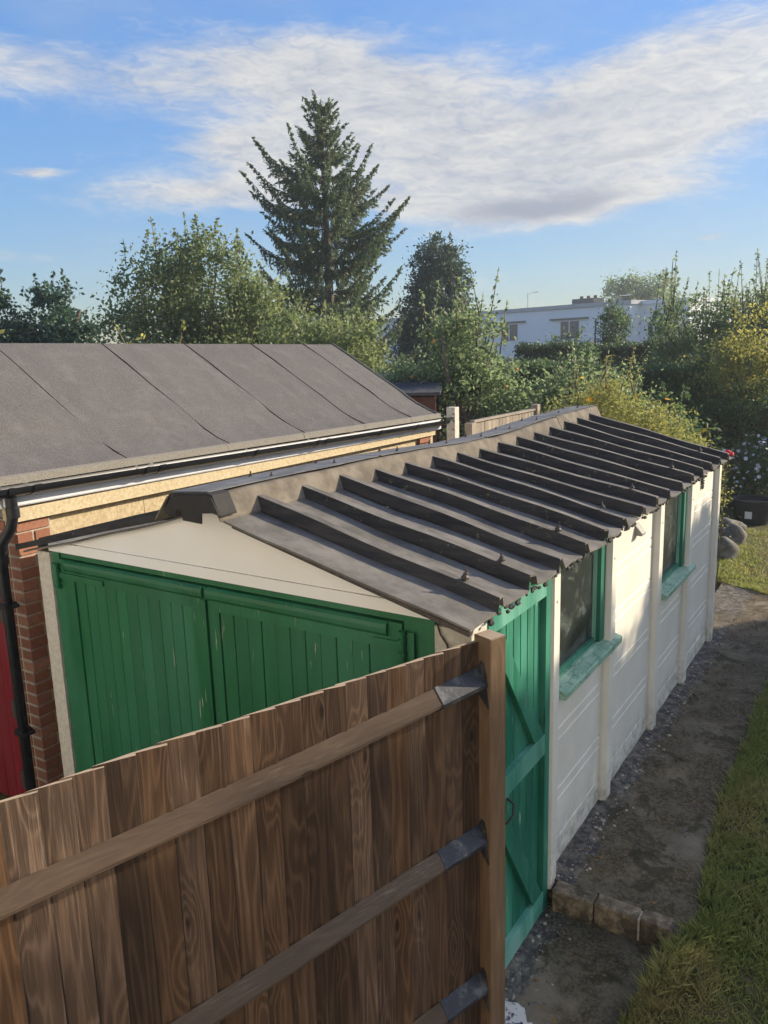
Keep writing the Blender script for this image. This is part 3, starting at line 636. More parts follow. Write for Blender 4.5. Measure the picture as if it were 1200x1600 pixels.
# foam and moss plugs under the eave edge of the sheets
bm = bmesh.new(); 
for k in range(150):
    y = random.uniform(-.7, 4.4); s_ = random.uniform(.006, .014); m4 = Matrix.Translation((random.uniform(-.02, -.004), y, 1.845 + random.uniform(-.012, .008))) @ Matrix.Diagonal((s_, s_ * random.uniform(1, 2.4), s_, 1))
    bmesh.ops.create_icosphere(bm, subdivisions=1, radius=1, matrix=m4)
o = finish('moss_edge', bm, 'shaded_bitumen', shed); o['kind'] = 'stuff'
# ridge capping in overlapping lengths with bolts
capy = [-0.80, 0.62, 2.05, 3.45, 4.50]
for i, (a, b_) in enumerate(zip(capy, capy[1:])):
    bm = bmesh.new(); lift = 0.004 * (i % 2)
    P = [(-1.228, 2.184), (-1.276, 2.284), (-1.29, 2.290), (-1.545, 2.276), (-1.563, 2.268), (-1.66, 2.150)]
    t_ = 0.011; prof = [(u, v + lift) for u, v in P] + [(u, v - t_ + lift) for u, v in P[::-1]]
    n = 7; ycs = [a - (0.03 if i else 0) + (b_ - a + .03) * k / n for k in range(n + 1)]; rows = []
    for yy in ycs:
        w = random.uniform(-.004, .004); rows.append([bm.verts.new((u + w, yy, v + w + sag(-1.4, yy))) for u, v in prof])
    L_ = len(prof)
    for A, B in zip(rows, rows[1:]):
        for k in range(L_): bm.faces.new((A[k], A[(k + 1) % L_], B[(k + 1) % L_], B[k]))
    for rr in (rows[0], rows[-1]):
        for k in range(5): bm.faces.new((rr[k], rr[k + 1], rr[L_ - 2 - k], rr[L_ - 1 - k]))
    finish('ridge_cap', bm, 'cap_sheet', shed)
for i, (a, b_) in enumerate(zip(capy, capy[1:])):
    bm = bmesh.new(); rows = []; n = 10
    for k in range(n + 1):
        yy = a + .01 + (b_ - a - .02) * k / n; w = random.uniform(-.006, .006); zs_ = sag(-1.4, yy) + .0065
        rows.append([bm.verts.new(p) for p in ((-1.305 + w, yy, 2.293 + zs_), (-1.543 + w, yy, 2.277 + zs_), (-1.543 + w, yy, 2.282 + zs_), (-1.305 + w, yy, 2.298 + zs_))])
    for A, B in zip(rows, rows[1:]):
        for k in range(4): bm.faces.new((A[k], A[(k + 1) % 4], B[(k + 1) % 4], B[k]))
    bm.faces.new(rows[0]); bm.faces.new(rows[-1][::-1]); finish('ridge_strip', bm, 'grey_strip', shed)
boltm = bmesh.new(); lathe(boltm, [(0.014, 0), (0.015, 0.006), (0.009, 0.012), (0.0085, 0.018), (0.004, 0.019), (0.0038, 0.034)], 0, 0, 8); bme = bpy.data.meshes.new('roof_bolt'); boltm.to_mesh(bme); boltm.free(); bme.materials.append(MATS['dark_metal'])
for yy in (-.30, .28, .92, 1.55, 2.1, 2.65, 3.2, 3.7, 4.2):
    for xx in (-1.50, -1.375):
        o = link('roof_bolt', bme, None, shed, Vector((xx, yy + random.uniform(-.03, .03), 2.295 + sag(-1.4, yy) - (.012 if xx < -1.45 else .002))) - wloc(shed)); o.scale = (1, 1, random.uniform(.7, 1.2))
for i in (0, 1, 3, 5, 7, 10, 13, 14):
    x = -0.15 + random.uniform(-.02, .02); o = link('roof_bolt', bme, None, shed, Vector((x, ribs[i] + 0.035, rz(x) + 0.068)) - wloc(shed)); o.scale = (1.2, 1.2, random.uniform(1.0, 1.5)); o.rotation_euler = (random.uniform(-.2, .2), random.uniform(-.2, .2), 0)
# black flashing tape over the front end of the ridge
bm = bmesh.new(); P = [(-1.185, 2.19), (-1.276, 2.291), (-1.30, 2.299), (-1.545, 2.299), (-1.570, 2.291), (-1.675, 2.185)]
P = [(-1.222, 2.205), (-1.262, 2.2925), (-1.285, 2.2995), (-1.525, 2.2845), (-1.541, 2.276), (-1.575, 2.22)]; prof = P + [(u, v - .008) for u, v in P[::-1]]; prism(bm, prof, 'y', -0.808, -0.70)
finish('flashing', bm, 'flashing_tape', shed, bev=0.003)
bm = bmesh.new(); prism(bm, [(-1.222, 2.205), (-1.262, 2.283), (-1.285, 2.292), (-1.505, 2.277), (-1.522, 2.268), (-1.560, 2.215), (-1.568, 2.182), (-1.54, 2.178), (-1.533, 2.186), (-1.500, 2.184), (-1.494, 2.210), (-1.465, 2.213), (-1.452, 2.162), (-1.335, 2.156), (-1.33, 2.205), (-1.26, 2.212)], 'y', -0.816, -0.809)
finish('flashing', bm, 'flashing_tape', shed, bev=0.001)
# thin verge strip under both front edges
bm = bmesh.new(); beam(bm, (-1.20, -0.745, rz(-1.2) - .022), (-0.01, -0.745, rz(0) - .022), 0.03, 0.02); finish('verge_strip', bm, 'dark_metal', shed)
bm = bmesh.new(); beam(bm, (-1.60, -0.640, rz(-1.6) + .022), (-3.10, -0.640, rz(-3.07) + .030), 0.016, 0.034); finish('verge_strip', bm, 'shaded_bitumen', shed)
# --- front: gable sheet, lintel, posts
FY = -0.60
bm = bmesh.new(); prism(bm, [(-2.90, 1.872), (-0.255, 1.872), (-0.255, rz(-.255) - 0.014), (-1.35, 2.195), (-1.52, 2.195), (-2.90, rz(-2.90) + 0.02)], 'y', FY + .002, FY + .03)
finish('gable_panel', bm, 'gable_white', shed)
bx('lintel', -2.842, -0.252, FY - .003, FY + .06, 1.812, 1.869, 'gable_white', shed, .002)
bx('lintel_post', -2.962, -2.845, FY, FY + .12, -0.05, 1.798, 'rough_white_concrete', shed, .006)
bx('corner_post', -0.252, -0.083, FY, FY + .14, -0.15, 1.79, 'rough_white_concrete', shed, .006)
bx('cleat', -0.250, -0.16, FY + .01, FY + .10, 1.795, 1.862, 'dark_metal', shed, .003)
bm = bmesh.new(); prism(bm, [(-0.16, 1.79), (-0.078, 1.79), (-0.078, 1.835), (-0.13, 1.84)], 'y', FY - .003, FY + .10); finish('cleat', bm, 'white_masonry_paint', shed, bev=.002)
tb('cable', [(-.235, FY - .006, 1.80), (-.22, FY - .01, 1.76), (-.19, FY - .008, 1.72), (-.175, FY - .008, 1.66)], 0.004, 'dark_metal', shed, 5)
# --- front doors (frame, two leaves)
frame_z = 1.808
bx('door_frame', -2.838, -2.770, FY + .012, FY + .10, -.12, frame_z, 'green_paint', shed, .003)
bx('door_frame', -0.408, -0.258, FY + .012, FY + .10, -.12, frame_z, 'green_paint', shed, .003)
bx('door_frame', -2.767, -0.411, FY + .020, FY + .10, 1.775, frame_z, 'green_paint', shed, .003)
def leaf(x0, x1, st0, st1, xb0, xb1, nb):
    d = bpy.data.objects.new('garage_door', None); COL.objects.link(d); d.parent = shed; d.location = Vector(((x0 + x1) / 2, FY, 0)) - wloc(shed)
    bx('stile', x0, st0, FY + .004, FY + .045, -.10, 1.768, 'green_paint', d, .003)
    bx('stile', st1, x1, FY + .004, FY + .045, -.10, 1.768, 'green_paint', d, .003)
    bx('top_rail', st0 + .001, st1 - .001, FY + .005, FY + .045, 1.645, 1.766, 'green_paint', d, .003)
    bx('bottom_rail', st0 + .001, st1 - .001, FY + .005, FY + .045, -.10, 0.08, 'green_paint', d, .003)
    bx('middle_rail', st0 + .001, st1 - .001, FY + .028, FY + .05, 0.75, 0.9, 'green_paint', d, .003)
    w = (xb1 - xb0) / nb; me = None
    for i in range(nb):
        a = xb0 + w * i
        if me is None:
            bm = bmesh.new(); box(bm, -w / 2 + .0008, w / 2 - .0008, -.009, .009, 0.081, 1.644)
            es = [e for e in bm.edges if abs(e.verts[0].co.z - e.verts[1].co.z) > 1 and e.verts[0].co.y < 0]
            bmesh.ops.bevel(bm, geom=es, offset=.0028, segments=1, affect='EDGES'); me = bpy.data.meshes.new('board'); bm.to_mesh(me); bm.free(); me.materials.append(MATS['green_paint'])
        o = link('board', me, None, d, Vector((a + w / 2, FY + .022 + random.uniform(-.0015, .0015), 0)) - wloc(d)); o.rotation_euler = (0, random.uniform(-.0012, .0012), random.uniform(-.02, .02))
    # rounded weather moulding along the head
    bm = bmesh.new(); prof = [(FY + .003, 1.700), (FY - .006, 1.706), (FY - .013, 1.718), (FY - .014, 1.738), (FY - .010, 1.756), (FY + .003, 1.768)]
    prism(bm, prof, 'x', x0 + (.06 if x0 < -2 else 0.0), x1 - (.012 if x0 < -2 else 0.07)); finish('weather_bar', bm, 'green_paint', d, bev=.002)
    return d
dl = leaf(-2.767, -1.578, -2.642, -1.672, -2.641, -1.673, 11)
dr = leaf(-1.567, -0.414, -1.492, -0.500, -1.491, -0.501, 11)
bx('cover_strip', -1.604, -1.572, FY - .008, FY + .003, -.1, 1.698, 'green_paint', dl, .002)
def strap(xh, d, sgn, L_=0.40):
    h = bpy.data.objects.new('hinge', None); COL.objects.link(h); h.parent = d; h.location = Vector((xh, FY - .01, 1.645)) - wloc(d)
    bm = bmesh.new(); beam(bm, (xh, FY - .002, 1.675), (xh + sgn * L_, FY - .002, 1.672), .008, .030); tube(bm, [(xh, FY - .012, 1.60), (xh, FY - .012, 1.74)], .012, 8)
    for zz in (1.60, 1.64, 1.70, 1.735): tube(bm, [(xh, FY - .012, zz - .008), (xh, FY - .012, zz + .008)], .018, 8)
    beam(bm, (xh - sgn * .035, FY - .002, 1.60), (xh - sgn * .035, FY - .002, 1.74), .034, .006, (0, 1, 0))
    for k in range(0): tube(bm, [(xh + sgn * (.08 + .13 * k), FY - .004, 1.675), (xh + sgn * (.08 + .13 * k), FY - .012, 1.675)], .007, 6)
    bmesh.ops.recalc_face_normals(bm, faces=bm.faces); bmesh.ops.translate(bm, verts=bm.verts, vec=-Vector((xh, FY - .01, 1.645)))
    me = bpy.data.meshes.new('hinge_strap'); bm.to_mesh(me); bm.free()
    bpy.data.objects.remove(h); return link('hinge', me, 'green_paint', d, Vector((xh, FY - .01, 1.645)) - wloc(d))
strap(-2.775, dl, 1); strap(-0.402, dr, -1, .16)
# --- right-hand wall: posts, cladding boards, windows, side door
posts = [(0.275, 0.392), (1.195, 1.330), (2.258, 2.440), (3.205, 3.410), (4.336, 4.50)]
posts = [(0.285, 0.390), (1.215, 1.330), (2.310, 2.437), (3.275, 3.405), (4.385, 4.50)]
for i, (a, b_) in enumerate(posts):
    bm = bmesh.new(); prism(bm, [(WX - .13, a), (WX - .028, a), (WX, a + .014), (WX, b_ - .014), (WX - .028, b_), (WX - .13, b_)], 'z', 0.0 if i else 0.05, 1.838)
    p_ = finish('concrete_post', bm, 'white_masonry_paint', shed, bev=.004)
    for zz in (0.45, 1.05, 1.65):
        tb('post_bolt', [(WX - .001, (a + b_) / 2, zz), (WX + .004, (a + b_) / 2, zz)], .008, 'white_masonry_paint', p_, 8)
def cladding(y0, y1, ztop, zbot=0.06):
    """concrete panel courses, each with a raised face and a narrow moulded band at its foot"""
    lines = [1.80, 1.49, 1.19, 0.82, 0.46, 0.16]; tops = [ztop] + [z for z in lines if z < ztop - .05]
    tops.append(zbot)
    for zt, zb in zip(tops, tops[1:]):
        X = WX - .045; X0 = X - .04; bd = .066
        if zt - zb > .12:
            prof = [(X0, zb + .001), (X - .006, zb + .001), (X, zb + .008), (X, zb + bd - .008), (X - .007, zb + bd), (X, zb + bd + .008), (X, zt - .008), (X - .006, zt - .001), (X0, zt - .001)]
        else: prof = [(X0, zb + .001), (X, zb + .001), (X, zt - .001), (X0, zt - .001)]
        bm = bmesh.new(); prism(bm, prof, 'y', y0 + .0015, y1 - .0015); finish('cladding_panel', bm, 'white_masonry_paint', shed)
cladding(.392, 1.213, 1.075); cladding(1.332, 2.308, 1.83); cladding(2.439, 3.273, 1.035); cladding(3.407, 4.383, 1.83)
def window(y0, y1, zb, zt, sy0, sy1):
    w = bpy.data.objects.new('window', None); COL.objects.link(w); w.parent = shed; w.location = Vector((WX, (y0 + y1) / 2, zb)) - wloc(shed)
    X = WX
    bx('window_frame', X - .10, X - .035, y1 - .085, y1 - .001, zb, zt, 'side_green_paint', w, .003)
    bx('window_frame', X - .10, X - .045, y0 + .001, y0 + .030, zb, zt, 'side_green_paint', w, .003)
    bx('window_frame', X - .10, X - .045, y0 + .032, y1 - .087, zt - .04, zt - .001, 'side_green_paint', w, .003)
    bx('glazing_bead', X - .088, X - .058, y1 - .105, y1 - .087, zb + .01, zt - .042, 'sill_paint', w, .003)
    bx('window_frame', X - .10, X - .060, y0 + .032, y1 - .087, zb, zb + .03, 'side_green_paint', w, .003)
    gl = bx('pane', X - .080, X - .076, y0 + .031, y1 - .106, zb + .031, zt - .041, 'dusty_glass', w, 0)
    bm = bmesh.new(); prism(bm, [(X - .10, zb - .002), (X - .045, zb - .002), (X - .043, zb - .010), (X + .024, zb - .030), (X + .029, zb - .036), (X + .029, zb - .068), (X + .022, zb - .072), (X + .003, zb - .070), (X - .10, zb - .070)], 'y', sy0, sy1)
    bmesh.ops.subdivide_edges(bm, edges=[e for e in bm.edges if abs(e.verts[0].co.y - e.verts[1].co.y) > .5], cuts=14)
    for v in bm.verts: v.co.z += random.uniform(-.0015, .0015)
    finish('sill', bm, 'crackled_sill_paint', w)
window(0.392, 1.213, 1.165, 1.835, 0.405, 1.375); window(2.439, 3.273, 1.12, 1.835, 2.455, 3.425)
# side door: frame, boards, ledges, braces, handle
sdoor = bpy.data.objects.new('side_door', None); COL.objects.link(sdoor); sdoor.parent = shed; sdoor.location = Vector((WX, -.1, 0)) - wloc(shed)
DX = WX - .030; D0, D1 = -0.428, 0.215
bx('door_frame', WX - .12, WX - .012, .220, .283, -.06, 1.835, 'side_green_paint', sdoor, .003)
bx('door_frame', WX - .12, WX - .012, -.457, -.432, -.06, 1.835, 'side_green_paint', sdoor, .003)
bx('door_frame', WX - .12, WX - .030, -.432, .218, 1.806, 1.845, 'side_green_paint', sdoor, .003)
nb = 8; w = (D1 - D0) / nb; me = None
for i in range(nb):
    if me is None:
        bm = bmesh.new(); box(bm, -.010, .010, -w / 2 + .0008, w / 2 - .0008, -.045, 1.80)
        es = [e for e in bm.edges if abs(e.verts[0].co.z - e.verts[1].co.z) > 1 and e.verts[0].co.x > 0]; bmesh.ops.bevel(bm, geom=es, offset=.0055, segments=1, affect='EDGES')
        me = bpy.data.meshes.new('board'); bm.to_mesh(me); bm.free(); me.materials.append(MATS['side_green_paint'])
    link('board', me, None, sdoor, Vector((DX - .02, D0 + w * (i + .5), 0)) - wloc(sdoor))
for zb, zt in ((1.712, 1.802), (0.875, 0.985), (-.030, 0.085)): bx('ledge', DX - .009, DX + .020, D0, D1, zb, zt, 'ledge_paint', sdoor, .004)
for (ya, za), (yb, zb) in (((-0.40, 1.70), (0.20, 0.99)), ((-.40, 0.872), (0.20, 0.088))):
    d = Vector((0, yb - ya, zb - za)).normalized(); nrm = Vector((0, -d.z, d.y)); bm = bmesh.new(); ww = .045
    p = Vector((0, ya, za)); q = Vector((0, yb, zb)); c = [p + Vector((0, .0, 0)), p + Vector((0, .11, 0)), q, q + Vector((0, -.11, 0))]
    prism(bm, [(v.y, v.z) for v in c], 'x', DX - .0095, DX + .0185); finish('brace', bm, 'side_green_paint', sdoor, bev=.003)
tb('door_handle', [(DX + .02, -.30, .765), (DX + .045, -.285, .775), (DX + .055, -.25, .80), (DX + .045, -.222, .838), (DX + .01, -.215, .85)], .006, 'dark_metal', sdoor, 8)
bx('sill_board', WX - .12, WX + .012, -.455, .283, -.095, -.050, 'rough_white_concrete', shed, .004)
bx('wall_foot', WX - .12, WX - .06, .39, 4.45, -.1, .035, 'rough_white_concrete', shed, .004)
# eave strip between wall head and sheets
bx('eave_board', WX - .09, WX - .05, -.44, 4.46, 1.8465, 1.875, 'side_green_paint', shed, .002)
# cowl vent and a small plaque on the wall
bm = bmesh.new(); X = WX - .045; yv, zv = 1.875, 1.70
vs = [bm.verts.new(p) for p in ((X, yv - .042, zv + .040), (X, yv + .042, zv + .040), (X, yv + .042, zv - .034), (X, yv - .042, zv - .034), (X + .052, yv - .042, zv - .022), (X + .052, yv + .042, zv - .022), (X + .048, yv + .042, zv - .036), (X + .048, yv - .042, zv - .036))]
for q in ((0, 1, 5, 4), (4, 5, 6, 7), (0, 4, 7, 3), (1, 2, 6, 5), (0, 3, 2, 1), (3, 7, 6, 2)): bm.faces.new([vs[k] for k in q])
finish('vent_cowl', bm, 'grey_cowl', shed, bev=.002)
bm = bmesh.new(); yc, zc = 3.85, 1.72
for k in range(16):
    a = 2 * math.pi * k / 16; bmesh.ops.create_icosphere(bm, subdivisions=1, radius=.011, matrix=Matrix.Translation((X + .01, yc + .032 * math.cos(a), zc + .062 * math.sin(a))))
bmesh.ops.create_icosphere(bm, subdivisions=2, radius=.022, matrix=Matrix.Translation((X + .008, yc, zc)) @ Matrix.Diagonal((.5, 1, 1.4, 1)))
for s_ in (-1, 1): beam(bm, (X + .008, yc, zc), (X + .008, yc, zc + s_ * .06), .01, .008)
tag(finish('wall_ornament', bm, 'dark_metal', None, smooth=True, origin=(X, yc, zc)), 'small dark oval wrought ornament high on the cream wall near its far corner', 'ornament')
# rear and far walls, floor and a few dim things seen through the glass
bx('rear_wall', -2.94, WX - .12, 4.40, 4.48, 0, 1.86, 'white_masonry_paint', shed, .003)
bm = bmesh.new(); prism(bm, [(-2.94, 1.862), (WX - .1, 1.862), (WX - .1, rz(WX - .1) - .014), (-1.43, rz(-1.43) - .02), (-2.94, rz(-2.94) - .02)], 'y', 4.405, 4.475); finish('rear_gable', bm, 'gable_white', shed)
bx('left_wall', -2.94, -2.88, FY + .125, 4.395, 0, 1.80, 'white_masonry_paint', shed, .003)
bx('floor_slab', -2.86, WX - .135, FY + .15, 4.38, 0.0, .03, 'dark_interior', shed, .003)

# ------------------------------------------------------------------ the house whose upper floor the photograph is taken from
hs_ = thing('rendered_house', (-1.0, -5.0, 0), 'cream rendered house standing behind the viewpoint, facing the garage doors', 'house')
def housewall():
    X0, X1, Y0, Y1, Z1 = -9.0, 6.5, -5.2, -4.9, 5.6
    op = [(-7.2, -5.4, 0.9, 2.2), (-4.2, -3.2, -.1, 2.1), (-7.0, -5.6, 3.4, 4.7), (-3.9, -2.5, 3.4, 4.7), (-.4, .9, 0.9, 2.1), (-.2, .8, 3.4, 4.5), (3.2, 4.8, .9, 2.2), (3.4, 4.7, 3.4, 4.6)]
    xs = sorted({X0, X1} | {v for o_ in op for v in o_[:2]}); zs = sorted({-.15, Z1} | {v for o_ in op for v in o_[2:]})
    bm = bmesh.new()
    for a, b_ in zip(xs, xs[1:]):
        z0 = None
        for c, d in zip(zs, zs[1:]):
            inside = any(o_[0] <= a and b_ <= o_[1] and o_[2] <= c and d <= o_[3] for o_ in op)
            if not inside and z0 is None: z0 = c
            if (inside or d == zs[-1]) and z0 is not None:
                box(bm, a, b_, Y0, Y1, z0, c if inside else d); z0 = None
    finish('wall', bm, 'house_cream', hs_)
    for a, b_, c, d in op:
        f = bx('window' if c > 0 else 'door', a, b_, Y0 + .08, Y0 + .12, c, d, 'window_dark', hs_, 0)
        for q in (a + .001, (a + b_) / 2 - .03, b_ - .061): bx('frame', q, q + .06, Y0 + .122, Y0 + .17, c, d, 'white_plastic', f, .003)
        if c > 0: bx('sill', a - .05, b_ + .05, Y1 + .002, Y1 + .07, c - .06, c - .002, 'coping', f, .004)
    bm = bmesh.new(); prism(bm, [(-9.8, 5.45), (-4.55, 5.45), (-4.55, 5.52), (-7.4, 8.0), (-10.2, 5.6)], 'x', X0 - .2, X1 + .2); finish('roof', bm, 'clay_roof', hs_)
housewall()

# ------------------------------------------------------------------ neighbouring brick and block garage
GX = -3.15
nb_ = thing('felt_roofed_garage', (-4.6, 2.0, 0.0), 'brick and yellow concrete garage with grey felt roof, black gutter and red door', 'garage')
RX, RZ = -4.62, 3.0
prof = [(-3.128, 2.178), (-3.16, 2.193), (-3.28, 2.238), (-3.42, 2.302), (-3.55, 2.378), (-3.68, 2.465), (-4.0, 2.652), (-4.30, 2.838), (-4.60, 3.008)]
def eave_drop(y): return 0.028 - 0.010 * y
seams = [-0.82, 0.20, 1.20, 2.15, 3.10, 3.98, 4.62]
def strip(y0, y1, k, side=1):
    bm = bmesh.new(); rows = []; n = 6; lift = 0.004 * k
    for j in range(n + 1):
        yy = y0 + (y1 - y0) * j / n; row = []
        for i, (x, z) in enumerate(prof):
            xx = x if side > 0 else 2 * RX - x
            wob = 0.004 * math.sin(y0 * 7 + i * 0.9) * (1 if 1 < i < 7 else 0)
            bumpz = 0.004 * math.sin(yy * 5 + i * 1.7) + 0.003 * math.sin(yy * 13 + i)
            row.append(bm.verts.new((xx, yy + wob, z + eave_drop(yy) + lift + (bumpz if i < 8 else 0))))
        rows.append(row)
    for A, B in zip(rows, rows[1:]):
        for i in range(len(prof) - 1): bm.faces.new((A[i], A[i + 1], B[i + 1], B[i]))
    r = bmesh.ops.extrude_face_region(bm, geom=bm.faces[:])
    for v in [e for e in r['geom'] if isinstance(e, bmesh.types.BMVert)]: v.co.z -= 0.007
    o = finish('felt_strip', bm, 'mineral_felt', nb_); return o
for i, (a, b_) in enumerate(zip(seams, seams[1:])):
    for sd_ in (1, -1):
        o = strip(a - (0.0 if i == 0 else .0), b_ + (.07 if i < 5 else 0), (6 - i) * .55, sd_)
for y0 in seams[1:-1]:
    bm = bmesh.new(); pts = []
    for i, (x, z) in enumerate(prof):
        pts.append((x, y0 + .07 + 0.004 * math.sin(y0 * 7 + i * .9) * (1 if 1 < i < 7 else 0) + random.uniform(-.004, .004), z + eave_drop(y0) + .010))
    tube(bm, pts, [.0042 + random.uniform(-.0018, .0018) for _ in pts], 5); finish('bitumen_seam', bm, 'flashing_tape', nb_)
# hanging eave fold of the felt
for i, (a, b_) in enumerate(zip(seams, seams[1:])):
    bm = bmesh.new(); n = 5; A = []
    for j in range(n + 1):
        yy = a + .002 + (b_ - a - .004) * j / n; zt = 2.166 + eave_drop(yy) + .006; w = random.uniform(-.003, .003)
        A.append([bm.verts.new((-3.140 + w, yy, zt + .034)), bm.verts.new((-3.115 + w, yy, zt + .024)), bm.verts.new((-3.104 + w, yy, zt - .018)), bm.verts.new((-3.110 + w, yy, zt - .018)), bm.verts.new((-3.122 + w, yy, zt + .014)), bm.verts.new((-3.144 + w, yy, zt + .026))])
    for P_, Q_ in zip(A, A[1:]):
        for k in range(6): bm.faces.new((P_[k], P_[(k + 1) % 6], Q_[(k + 1) % 6], Q_[k]))
    for P_ in (A[0], A[-1]): bm.faces.new(P_)
    finish('eave_felt', bm, 'felt_edge', nb_)
# verge drip at the far end and the raised ridge end
bm = bmesh.new(); tube(bm, [(x, 4.625, z + eave_drop(4.6) + .008) for x, z in prof], .014, 6); finish('verge_trim', bm, 'felt_edge', nb_, smooth=True)
bm = bmesh.new(); tube(bm, [(x, -.825, z + eave_drop(-.8) + .008) for x, z in prof], .014, 6); finish('verge_trim', bm, 'felt_edge', nb_, smooth=True)
# fascia, gutter, unions, brackets
bm = bmesh.new(); A = (GX + .055, -.68); 
beam(bm, (GX + .042, -.68, 2.083 + .03), (GX + .042, 4.60, 2.083 - .015), .018, .105); finish('fascia', bm, 'white_plastic', nb_)
bm = bmesh.new(); beam(bm, (GX + .020, -.66, 2.038 + .022), (GX + .020, 4.58, 2.038 - .022), .05, .012); finish('soffit', bm, 'white_plastic', nb_)
def gutter(y0, y1, name='gutter'):
    bm = bmesh.new(); cx, r = -3.046, .060; rows = []
    for yy in (y0, y1):
        z0 = 2.1755 - .0125 * yy; outer = [(cx + r * math.cos(a), z0 - r * math.sin(a) * .95) for a in [math.pi * k / 10 for k in range(11)]]; inner = [(cx + (r - .004) * math.cos(a), z0 - (r - .004) * math.sin(a) * .95) for a in [math.pi * k / 10 for k in range(11)]]
        rows.append([bm.verts.new((u, yy, v)) for u, v in outer + inner[::-1]])
    n = 22
    for k in range(n): bm.faces.new((rows[0][k], rows[0][(k + 1) % n], rows[1][(k + 1) % n], rows[1][k]))
    for q in rows:
        for k in range(10): bm.faces.new((q[k], q[k + 1], q[20 - k], q[21 - k]))
    o = finish(name, bm, 'black_plastic', nb_, smooth=True)
    return o
gutter(-1.1, 0.40); gutter(0.40, 2.30); gutter(2.30, 4.62)
bm = bmesh.new(); beam(bm, (-3.055, 4.62, 2.118), (-3.055, 4.80, 2.116), .03, .03); finish('gutter_outlet', bm, 'black_plastic', nb_)
def union(y, w=.05):
    bm = bmesh.new(); cx, r = -3.046, .068; z0 = 2.1755 - .0125 * y + .004
    pr = [(cx + r * math.cos(a), z0 - r * math.sin(a) * .95) for a in [math.pi * k / 10 for k in range(11)]]; pi_ = [(cx + (r - .005) * math.cos(a), z0 - (r - .005) * math.sin(a) * .95) for a in [math.pi * k / 10 for k in range(11)]]
    V = [[bm.verts.new((u, yy, v)) for u, v in pr + pi_[::-1]] for yy in (y - w / 2, y + w / 2)]
    for k in range(22): bm.faces.new((V[0][k], V[0][(k + 1) % 22], V[1][(k + 1) % 22], V[1][k]))
    for q in V:
        for k in range(10): bm.faces.new((q[k], q[k + 1], q[20 - k], q[21 - k]))
    prism(bm, [(cx - .058, z0), (cx - .072, z0), (cx - .072, z0 - .085), (cx - .03, z0 - .062), (cx - .045, z0 - .05)], 'y', y - w * .35, y + w * .35)
    finish('gutter_bracket', bm, 'black_plastic', nb_)
for yy in (-.70, -.53, .30, .43, 1.40, 2.20, 2.33, 3.2, 3.9, 4.5): union(yy, .03 if yy not in (.43, 2.33, -.53) else .05)
# downpipe with swan neck
dp = [(-3.055, -.665, 2.12), (-3.055, -.665, 2.02), (-3.075, -.675, 1.94), (-3.16, -.69, 1.84), (-3.185, -.695, 1.76), (-3.185, -.695, -.05)]
pp = tb('downpipe', dp, .032, 'black_plastic', nb_, 14)
tb('pipe_socket', [(-3.055, -.665, 2.06), (-3.055, -.665, 2.00)], .039, 'black_plastic', pp, 14); tb('pipe_socket', [(-3.185, -.695, 1.80), (-3.185, -.695, 1.71)], .041, 'black_plastic', pp, 14)
for zz in (1.45, .62):
    bx('pipe_clip', -3.225, -3.145, -.735, -.655, zz - .018, zz + .018, 'black_plastic', pp, .006)
    bx('pipe_clip', -3.150, -3.115, -.70, -.66, zz - .010, zz + .012, 'black_plastic', pp, .003)
# lintel beam, brick pier, block panels
bx('ring_beam', GX - .10, GX + .030, -.615, 4.50, 1.955, 2.036, 'yellow_pebble_concrete', nb_, .004)
bm = bmesh.new(); box(bm, GX - .206, GX - .008, -.600, -.365, -.1, 1.954); finish('pier_mortar', bm, 'mortar', nb_)
bme2 = {}
def bk(L_, side):
    key = (round(L_, 3), side)
    if key not in bme2:
        bm = bmesh.new()
        if side: box(bm, -.051, .051, -L_ / 2, L_ / 2, -.0325, .0325)
        else: box(bm, -L_ / 2, L_ / 2, -.051, .051, -.0325, .0325)
        bmesh.ops.bevel(bm, geom=bm.edges[:], offset=.004, segments=1, affect='EDGES'); me = bpy.data.meshes.new('brick'); bm.to_mesh(me); bm.free(); me.materials.append(MATS['brick']); bme2[key] = me
    return bme2[key]
zz = 1.954 - .0375; row = 0
while zz > .16:
    if row % 2 == 0:
        # stretcher seen on the side face
        lay = [(GX - .051, -.488, .225, True), (GX - .158, -.558, .095, False)]
    else:
        lay = [(GX - .051, -.548, .105, True), (GX - .051, -.427, .105, True), (GX - .158, -.558, .095, False)]
    for x, y, L_, sd_ in lay:
        o = link('brick', bk(L_, sd_), None, nb_, Vector((x + random.uniform(-.002, .002), y, zz)) - wloc(nb_)); o.rotation_euler = (0, 0, random.uniform(-.006, .006))
    zz -= .075; row += 1
bx('pier_foot', GX - .21, GX + .012, -.612, -.36, -.1, zz + .0345, 'rough_white_concrete', nb_, .006)
for zt, zb in ((1.952, 1.70), (1.69, 1.44), (1.43, 1.0), (.99, .5), (.49, 0)):
    for ya, yb in ((-.360, .40), (.405, 1.2), (1.205, 2.0), (2.005, 2.8), (2.805, 3.6), (3.605, 4.2)):
        if zt < 1.3 and ya > -.3: continue
        bx('wall_block', GX - .12, GX - .035, ya, yb, zb, zt, 'yellow_block', nb_, .003)
bx('side_wall', GX - .20, GX - .125, -.36, 4.45, 0, 1.95, 'yellow_block', nb_, .003)
zz = 1.954 - .0375; row = 0
while zz > 1.3:
    for y0, L_ in (((4.32, .225),) if row % 2 == 0 else ((4.262, .105), (4.383, .105))):
        link('brick', bk(L_, True), None, nb_, Vector((GX - .051, y0, zz)) - wloc(nb_))
    zz -= .075; row += 1
bx('rear_wall', -5.95, GX - .005, 4.45, 4.50, 0, 1.95, 'yellow_block', nb_, .003)
